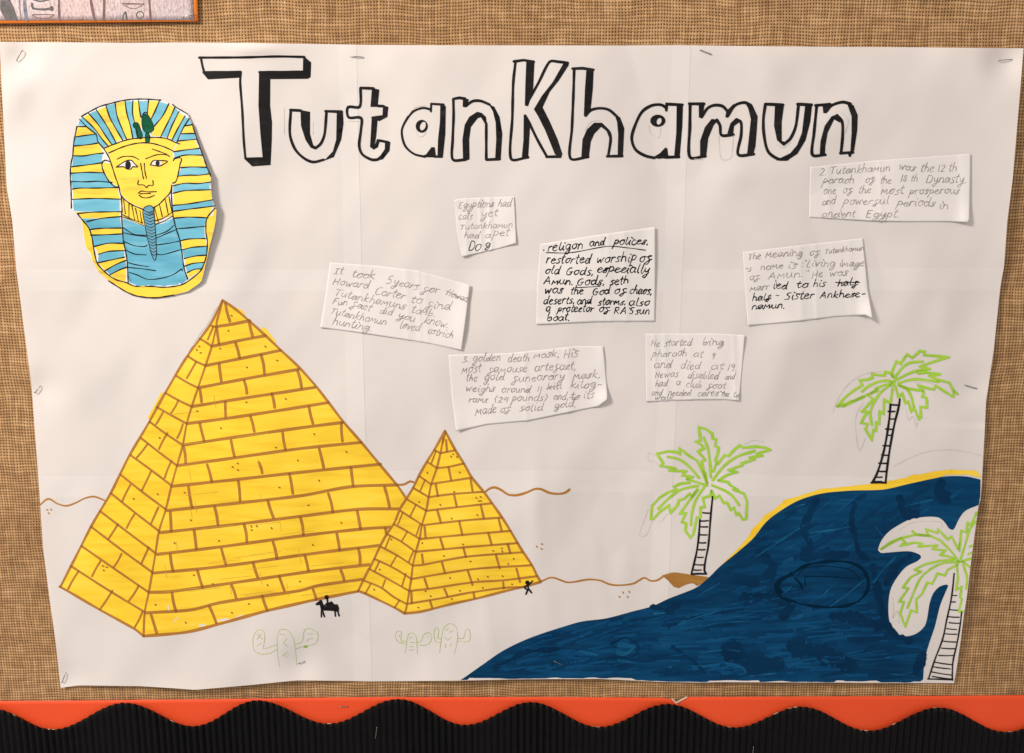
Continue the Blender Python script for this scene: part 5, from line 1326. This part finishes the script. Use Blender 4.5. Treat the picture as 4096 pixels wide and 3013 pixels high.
note("squarish pencil note about becoming ruler at nine, above the middle palm", NE,
     ([(190, 155), (780, 155), (1400, 150), (1975, 180)], [(1975, 180), (1930, 700), (1870, 1362)], [(200, 1385), (700, 1362), (1100, 1345), (1600, 1345), (1870, 1362)], [(190, 155), (190, 800), (200, 1385)]),
     [(1970, 220, 22, 70, .0014), (1870, 1340, 25, 40, .0012), (200, 1300, 25, 70, .0006)],
     [("handwriting", M_PENCIL, 2.8, [("He", 285, 395, 445, 385, 78), ("started", 520, 385, 1020, 362, 76), ("bing", 1205, 370, 1600, 365, 78), ("pharaoh", 300, 575, 935, 560, 76), ("at", 1040, 578, 1220, 580, 72), ("9", 1360, 602, 1435, 602, 72), ("and", 335, 780, 660, 770, 84),
       ("died", 810, 795, 1175, 797, 82), ("at", 1350, 802, 1600, 802, 78), ("19.", 1650, 828, 1825, 828, 80), ("He", 360, 955, 505, 948, 68), ("was", 520, 945, 780, 930, 74), ("disabled", 935, 962, 1500, 975, 78), ("and", 1612, 975, 1790, 982, 62),
       ("had", 355, 1112, 580, 1110, 70), ("a", 730, 1082, 820, 1082, 64), ("club", 905, 1118, 1195, 1135, 76), ("foot", 1280, 1135, 1635, 1140, 72), ("and", 290, 1262, 490, 1268, 62), ("needed", 590, 1272, 1003, 1270, 68), ("cares", 1115, 1282, 1505, 1272, 70),
       ("to", 1540, 1275, 1680, 1292, 60), ("to", 1750, 1302, 1868, 1312, 60), ("walk.", 345, 1348, 735, 1345, 52)], [([(1530, 1190), (1680, 1285)], 3.2)])])
NF = Z(2940, 920, 3.743)
note("note half in pencil and half in black pen about the meaning of the name", NF,
     ([(115, 330), (1000, 225), (1915, 120)], [(1915, 120), (1945, 450), (1990, 900), (2060, 1325)], [(190, 1435), (600, 1400), (1000, 1360), (1500, 1300), (1955, 1272), (2060, 1325)], [(115, 330), (150, 900), (190, 1435)]),
     [(2060, 1300, 42, 70, .0058), (1960, 700, 25, 90, .0010), (190, 1400, 40, 40, .0008)],
     [("pencil_handwriting", M_PENCIL, 3.0, [("The", 190, 455, 390, 435, 58), ("meaning", 450, 412, 1018, 392, 62), ("of", 1115, 390, 1275, 375, 62), ("Tutankhamun", 1340, 362, 1930, 302, 44), ("-s", 140, 610, 245, 620, 50), ("name", 375, 602, 725, 575, 60), ("is", 785, 582, 940, 570, 62),
       (':"', 990, 562, 1065, 558, 62), ("Living", 1065, 558, 1505, 548, 64), ("image", 1560, 550, 1940, 548, 62), ("of", 210, 748, 375, 745, 62), ('Amun."', 490, 740, 1105, 700, 66), ("He", 1150, 738, 1325, 700, 66), ("was", 1410, 698, 1692, 680, 62), ("marr", 220, 920, 520, 893, 62)], []),
      ("pen_handwriting", M_PEN, 3.8, [("ied", 565, 886, 785, 880, 66), ("to", 910, 862, 1105, 855, 62), ("his", 1165, 850, 1358, 850, 58), ("half", 1530, 842, 1845, 832, 60), ("half", 255, 1065, 545, 1045, 60), ("-", 590, 1015, 670, 1018, 50), ("Sister", 740, 1045, 1190, 1030, 66),
       ("Ankhese-", 1265, 1025, 1960, 1000, 60), ("namun.", 245, 1190, 755, 1170, 62)], [([(1505, 787), (1868, 787)], 3.6)])])
NG = Z(3200, 580, 3.035)
note("wide pencil note numbered 2 below the last title letters, near the right edge", NG,
     ([(120, 270), (900, 190), (1450, 150), (2075, 105)], [(2075, 105), (2068, 500), (2058, 905), (2040, 938)], [(110, 878), (900, 925), (1300, 932), (1800, 930), (2040, 938)], [(120, 270), (115, 600), (110, 878)]),
     [(2060, 930, 45, 60, .0030), (2070, 500, 30, 120, .0010), (120, 300, 30, 40, .0005)],
     [("handwriting", M_PENCIL, 2.9, [("2.", 232, 372, 325, 370, 48), ("Tutankhamun", 358, 352, 1098, 320, 56), ("was", 1190, 302, 1395, 322, 54), ("the", 1455, 325, 1630, 325, 56), ("12", 1665, 330, 1760, 322, 54), ("th", 1800, 320, 1908, 315, 54), ("paraoh", 270, 465, 660, 465, 54),
       ("of", 790, 467, 908, 460, 54), ("the", 965, 468, 1112, 466, 52), ("18", 1215, 445, 1302, 440, 52), ("th", 1340, 440, 1428, 440, 48), ("Dynasty,", 1525, 458, 2028, 460, 58), ("one", 280, 596, 438, 590, 52), ("of", 515, 592, 642, 582, 54), ("the", 705, 592, 862, 586, 54), ("most", 975, 602, 1262, 595, 58),
       ("prosperous", 1320, 602, 1938, 592, 52), ("and", 265, 730, 434, 716, 54), ("powerful", 520, 726, 1082, 716, 52), ("periods", 1170, 738, 1642, 750, 54), ("in", 1680, 778, 1808, 782, 56), ("ancient", 260, 880, 668, 875, 54), ("Egypt.", 795, 878, 1212, 885, 56)], [])])

# ------------------------------------------------------------------ framed print at the top left
pr = empty("picture_print", 390, 40, 0.003, "stone relief photograph on a bright orange backing card, cut off at the top left", "picture")


def h_card(px, py): return 0.0022 + 0.0006 * np.sin(np.asarray(px, float) / 160.0) * 0.5 + 0.0006
def h_pic(px, py): return h_card(px, py) + 0.0004
px, py, fs = coons([(-260, -520), (776, -520)], [(776, -520), (790, 0), (792.5, 86)], [(-260, 101), (0, 97), (794, 89)], [(-260, -520), (-260, 98)], 50, 30)
o = mesh_obj("backing_card", to3d(px, py, h_card(px, py)), fs, M_ORANGE2, pr); solid(o, 0.0002)
px, py, fs = coons([(-240, -500), (758, -500)], [(758, -500), (772, 0), (777, 80.5)], [(-240, 85), (0, 82), (777, 80.5)], [(-240, -500), (-240, 85)], 50, 30)
o = mesh_obj("photograph", to3d(px, py, h_pic(px, py)), fs, M_STONE, pr); solid(o, 0.00015)
REL = [("painted_leg", M_PR_DARK, [[TT([(0, 0), (90, 0), (190, 219), (60, 219), (0, 110)])], ribbon(TT([(100, 0), (140, 90), (182, 219)]), 9, 8)]),
       ("glyph", M_PR_DARK, [ribbon(TT([(350, 40), (362, 92), (480, 105), (540, 97)]), 9, 8, True), [disc(*TT([(565, 95)])[0], 9, 10, 11)]]),
       ("glyph", M_PR_DARK, [ribbon(TT([(1345, 215), (1352, 165), (1375, 135), (1390, 215)]), 6, 6, True)]),
       ("glyph", M_PR_DARK, [ribbon(TT([(1535 + 40 * math.cos(a), 165 + 38 * math.sin(a)) for a in np.linspace(0, 6.28, 14)]), 4, 6, True)]),
       ("glyph", M_PR_DARK, [ribbon(TT([(350, -10), (440, 15), (540, -5)]), 7, 6, True)]),
       ("carved_line", M_PR_RED, [ribbon(TT([(645, -20), (650, 219)]), 10, 10)]), ("carved_line", M_PR_RED, [ribbon(TT([(990, -20), (1010, 90), (1038, 219)]), 11, 10, True)]),
       ("carved_line", M_PR_RED, [ribbon(TT([(1142, -20), (1138, 219)]), 11, 10)]), ("carved_line", M_PR_RED, [ribbon(TT([(1635, -20), (1650, 219)]), 9, 10)]),
       ("glyph", M_PR_RED, [ribbon(TT([(350, 163), (480, 160), (597, 163)]), 4, 8), ribbon(TT([(352, 165), (410, 198), (520, 203), (595, 165)]), 4, 6, True)]),
       ("glyph", M_PR_RED, [ribbon(TT([(1340, 42), (1575, 45)]), 5, 8), ribbon(TT([(1350, 55), (1440, 95), (1500, 90), (1570, 50)]), 3, 6, True)]),
       ("carved_line", M_PR_BLUE, [ribbon(TT([(268, -20), (275, 100), (292, 219)]), 13, 10, True), ribbon(TT([(210, -20), (218, 100), (232, 219)]), 5, 10, True)])]
for nm, mt, sh in REL:
    quick(nm, sh, h_pic, 0.00006, mt, o)

# ------------------------------------------------------------------ orange strip and black corrugated border
def strip(label, top, x0, x1, h0, right_cut=None):
    n = 120
    xs = np.linspace(x0, x1, n)
    t = [(x, float(yx(top, x))) for x in xs]
    b = [(x, 3080) for x in xs]
    px, py, fs = coons(t, [(x1, t[-1][1]), (x1, 3080)], b, [(x0, t[0][1]), (x0, 3080)], n, 20)
    hh = h0 + 0.0003 * np.sin(px / 210.0) + 0.00025 * np.sin(px / 83.0 + py / 60)
    o = mesh_obj("orange_strip", to3d(px, py, hh), fs, M_ORANGE)
    solid(o, 0.0004)
    return tag(o, label, "border strip", "orange border strips along the board")


strip("long orange paper border strip left of the torn nick, behind black card", [(-400, 2806), (0, 2805), (350, 2803), (810, 2798), (1400, 2790), (2200, 2789), (2650, 2792), (2684, 2797), (2702, 2812), (2740, 2800)], -400, 2735, 0.0016)
strip("orange paper border strip right of the torn nick, behind black card", [(2696, 2816), (2705, 2812), (2747, 2789), (3756, 2785), (4096, 2782), (4500, 2780)], 2702, 4500, 0.0021)
nick = quick("torn_edge", [[[(2697, 2811), (2705, 2815), (2752, 2790), (2745, 2786)]], [[(2684, 2795), (2700, 2812), (2704, 2808), (2690, 2794)]]], lambda a, b: 0.0030 + 0 * np.asarray(a, float), 0, M_TORN, None)
tag(nick, "pale torn paper sliver in the nick of the orange border strip", "paper scrap")
WAVE = [(-620, 2925), (-330, 2820), (-45, 2832), (212, 2919), (499, 2813), (773, 2906), (1029, 2803), (1315, 2896), (1593, 2798), (1861, 2901), (2123, 2810), (2397, 2909), (2671, 2817), (2939, 2911), (3207, 2828), (3475, 2924), (3756, 2831), (4024, 2929), (4300, 2838), (4570, 2930)]
WAVE = WAVE[2:]


def wave(x):
    x = np.asarray(x, float)
    W = np.array(WAVE, float)
    i = np.clip(np.searchsorted(W[:, 0], x) - 1, 0, len(W) - 2)
    t = np.clip((x - W[i, 0]) / (W[i + 1, 0] - W[i, 0]), 0, 1)
    return W[i, 1] + (W[i + 1, 1] - W[i, 1]) * (0.5 - 0.5 * np.cos(np.pi * t))


NX = 1500
# flutes run up the wall, so they are laid out in wall metres, not photo pixels
p0 = to3d([-300], [2950], [0.004])[0]; p1 = to3d([4420], [2950], [0.004])[0]
wx = np.linspace(p0[0], p1[0], NX)
pitch = 0.00625
prof = 0.0013 * (1 + 0.25 * np.sin(wx * 41 + 2 * np.sin(wx * 13))) * (1 - np.abs(np.sin(np.pi * wx / pitch)) ** 0.7 * 2) + 0.0002 * np.sin(wx * 83)
hx = 0.0046 - prof
VX, FX = [], []
rowsn = 14
zb = to3d([2048], [3120], [0.004])[0][2]
# for every flute column find where the cut top edge lies
tops = []
rag = RNG.uniform(-1.0, 1.0, NX)
for i in range(NX):
    lo = -0.40; hi = 0.0
    # photo x of a wall point at this column near the edge
    z = to3d([2048], [2870], [0.004])[0][2]
    for _ in range(5):
        P = np.array([wx[i], -hx[i], z]) - CAM
        f = float(P @ FWD); X = 2048 + F_PX * P[0] / f
        yt = float(wave(X)) + rag[i] * .8 + 1.5 * math.sin(wx[i] / pitch * math.pi * 2)
        z = to3d([X], [yt], [hx[i]])[0][2]
    tops.append(z)
for i in range(NX):
    for j in range(rowsn):
        t = j / (rowsn - 1)
        VX.append((wx[i], -hx[i], tops[i] * (1 - t) + zb * t))
for i in range(NX - 1):
    for j in range(rowsn - 1):
        a = i * rowsn + j
        FX.append((a, a + 1, a + rowsn + 1, a + rowsn))
corr = mesh_obj("corrugated_border", VX, FX, M_CORR)
solid(corr, 0.0004)
tag(corr, "black corrugated card border with a wavy cut top edge along the bottom", "border")
tb = []
for x, dy, l in ((205, 2, 14), (1312, 1, 12), (2385, 2, 12), (2920, 2, 10), (3170, 0, 16), (3455, 2, 14), (3745, 1, 12), (60, 1, 10), (690, 2, 12), (4040, 2, 16), (3580, 0, 10), (3105, 0, 14)):
    y = float(wave(x)) + dy
    tb.append(ribbon([(x - l, float(wave(x - l)) - 1), (x, float(wave(x)) - 1), (x + l, float(wave(x + l)) - 1)], 1.7, 5, True, vary=.5))
for q in tb: torn = quick("torn_paper_edge", [q], lambda a, b: 0.0050 + 0 * np.asarray(a, float), 0, M_TORN, corr)

# ------------------------------------------------------------------ staples
def staple(label, x0, y0, x1, y1, hf, lift=0.0009, loose=False):
    """bent wire: two legs going into the board and a crown between them"""
    A = to3d([x0], [y0], [0])[0]; B = to3d([x1], [y1], [0])[0]
    ha = float(hf(x0, y0)); hb_ = float(hf(x1, y1))
    d = (B - A); L = np.linalg.norm(d); u = d / L
    path = [A + np.array([0, -ha + .002, 0]), A + np.array([0, -ha - lift * .6, 0]) + u * .0002, A + np.array([0, -ha - lift, 0]) + u * .0008]
    path += [A + d * .5 + np.array([0, -(ha + hb_) / 2 - lift * 1.1, 0])]
    path += [B + np.array([0, -hb_ - lift, 0]) - u * .0008, B + np.array([0, -hb_ - lift * .6, 0]) - u * .0002, B + np.array([0, -hb_ + .002, 0])]
    if loose:
        path = [A + np.array([0, -ha + .002, 0]), A + np.array([0, -ha - .0022, 0]), A + np.array([.0006, -ha - .0018, 0]) + u * .001, A + d * .5 + np.array([0.0005, -ha - .0018, 0]), B + np.array([.0002, -hb_ - .0012, 0]), B + np.array([0, -hb_ + .002, 0])]
    V, Fs = [], []
    n = len(path)
    side = np.cross(u, np.array([0, 1, 0]))
    for i, p in enumerate(path):
        t = path[min(i + 1, n - 1)] - path[max(i - 1, 0)]
        t = t / np.linalg.norm(t)
        nrm = np.cross(t, side)
        for k in range(6):
            a = 2 * math.pi * k / 6
            V.append(p + (side * math.cos(a) * 0.00036 + nrm * math.sin(a) * 0.00028))
    for i in range(n - 1):
        for k in range(6):
            Fs.append((i * 6 + k, i * 6 + (k + 1) % 6, (i + 1) * 6 + (k + 1) % 6, (i + 1) * 6 + k))
    Fs.append(tuple(range(5, -1, -1))); Fs.append(tuple((n - 1) * 6 + k for k in range(6)))
    o = mesh_obj("staple", V, Fs, M_STEEL)
    return tag(o, label, "staple", "steel staples in the board")


hs = lambda a, b: float(relief(np.array([a]), np.array([b]))[0]) + 4 * STEP
labs = ["loose slanted staple in the top left corner of the poster", "staple just right of the first title letter at the top edge", "slanted staple at the top edge above the second letter a and m", "level staple in the top right corner of the poster",
        "loose slanted staple on the left edge at mid height", "staple on the right edge beside the upper palm", "slanted staple in the bottom left corner of the poster", "staple under the leftmost cactus drawing", "staple pushed through the blue river near the bottom"]
for s, l, lo in zip(STAPLES, labs, (1, 0, 0, 0, 1, 0, 1, 0, 0)):
    staple(l, *s, hs, loose=bool(lo))
staple("staple across the corner of the orange-backed picture", 740, 75, 789, 66, lambda a, b: 0.0033, lift=.0012)
staple("staple in the orange strip at the third downward scallop", 1356, 2819, 1393, 2820, lambda a, b: 0.0020)
staple("upright staple in the black card below the fourth crest", 1512, 2894, 1506, 2940, lambda a, b: 0.0056)
staple("upright staple low in the black card, cut by the bottom of the picture", 3006, 2971, 3000, 3016, lambda a, b: 0.0056)
print("objects", len(bpy.data.objects), "tris", sum(len(o.data.polygons) for o in bpy.data.objects if o.type == 'MESH'))
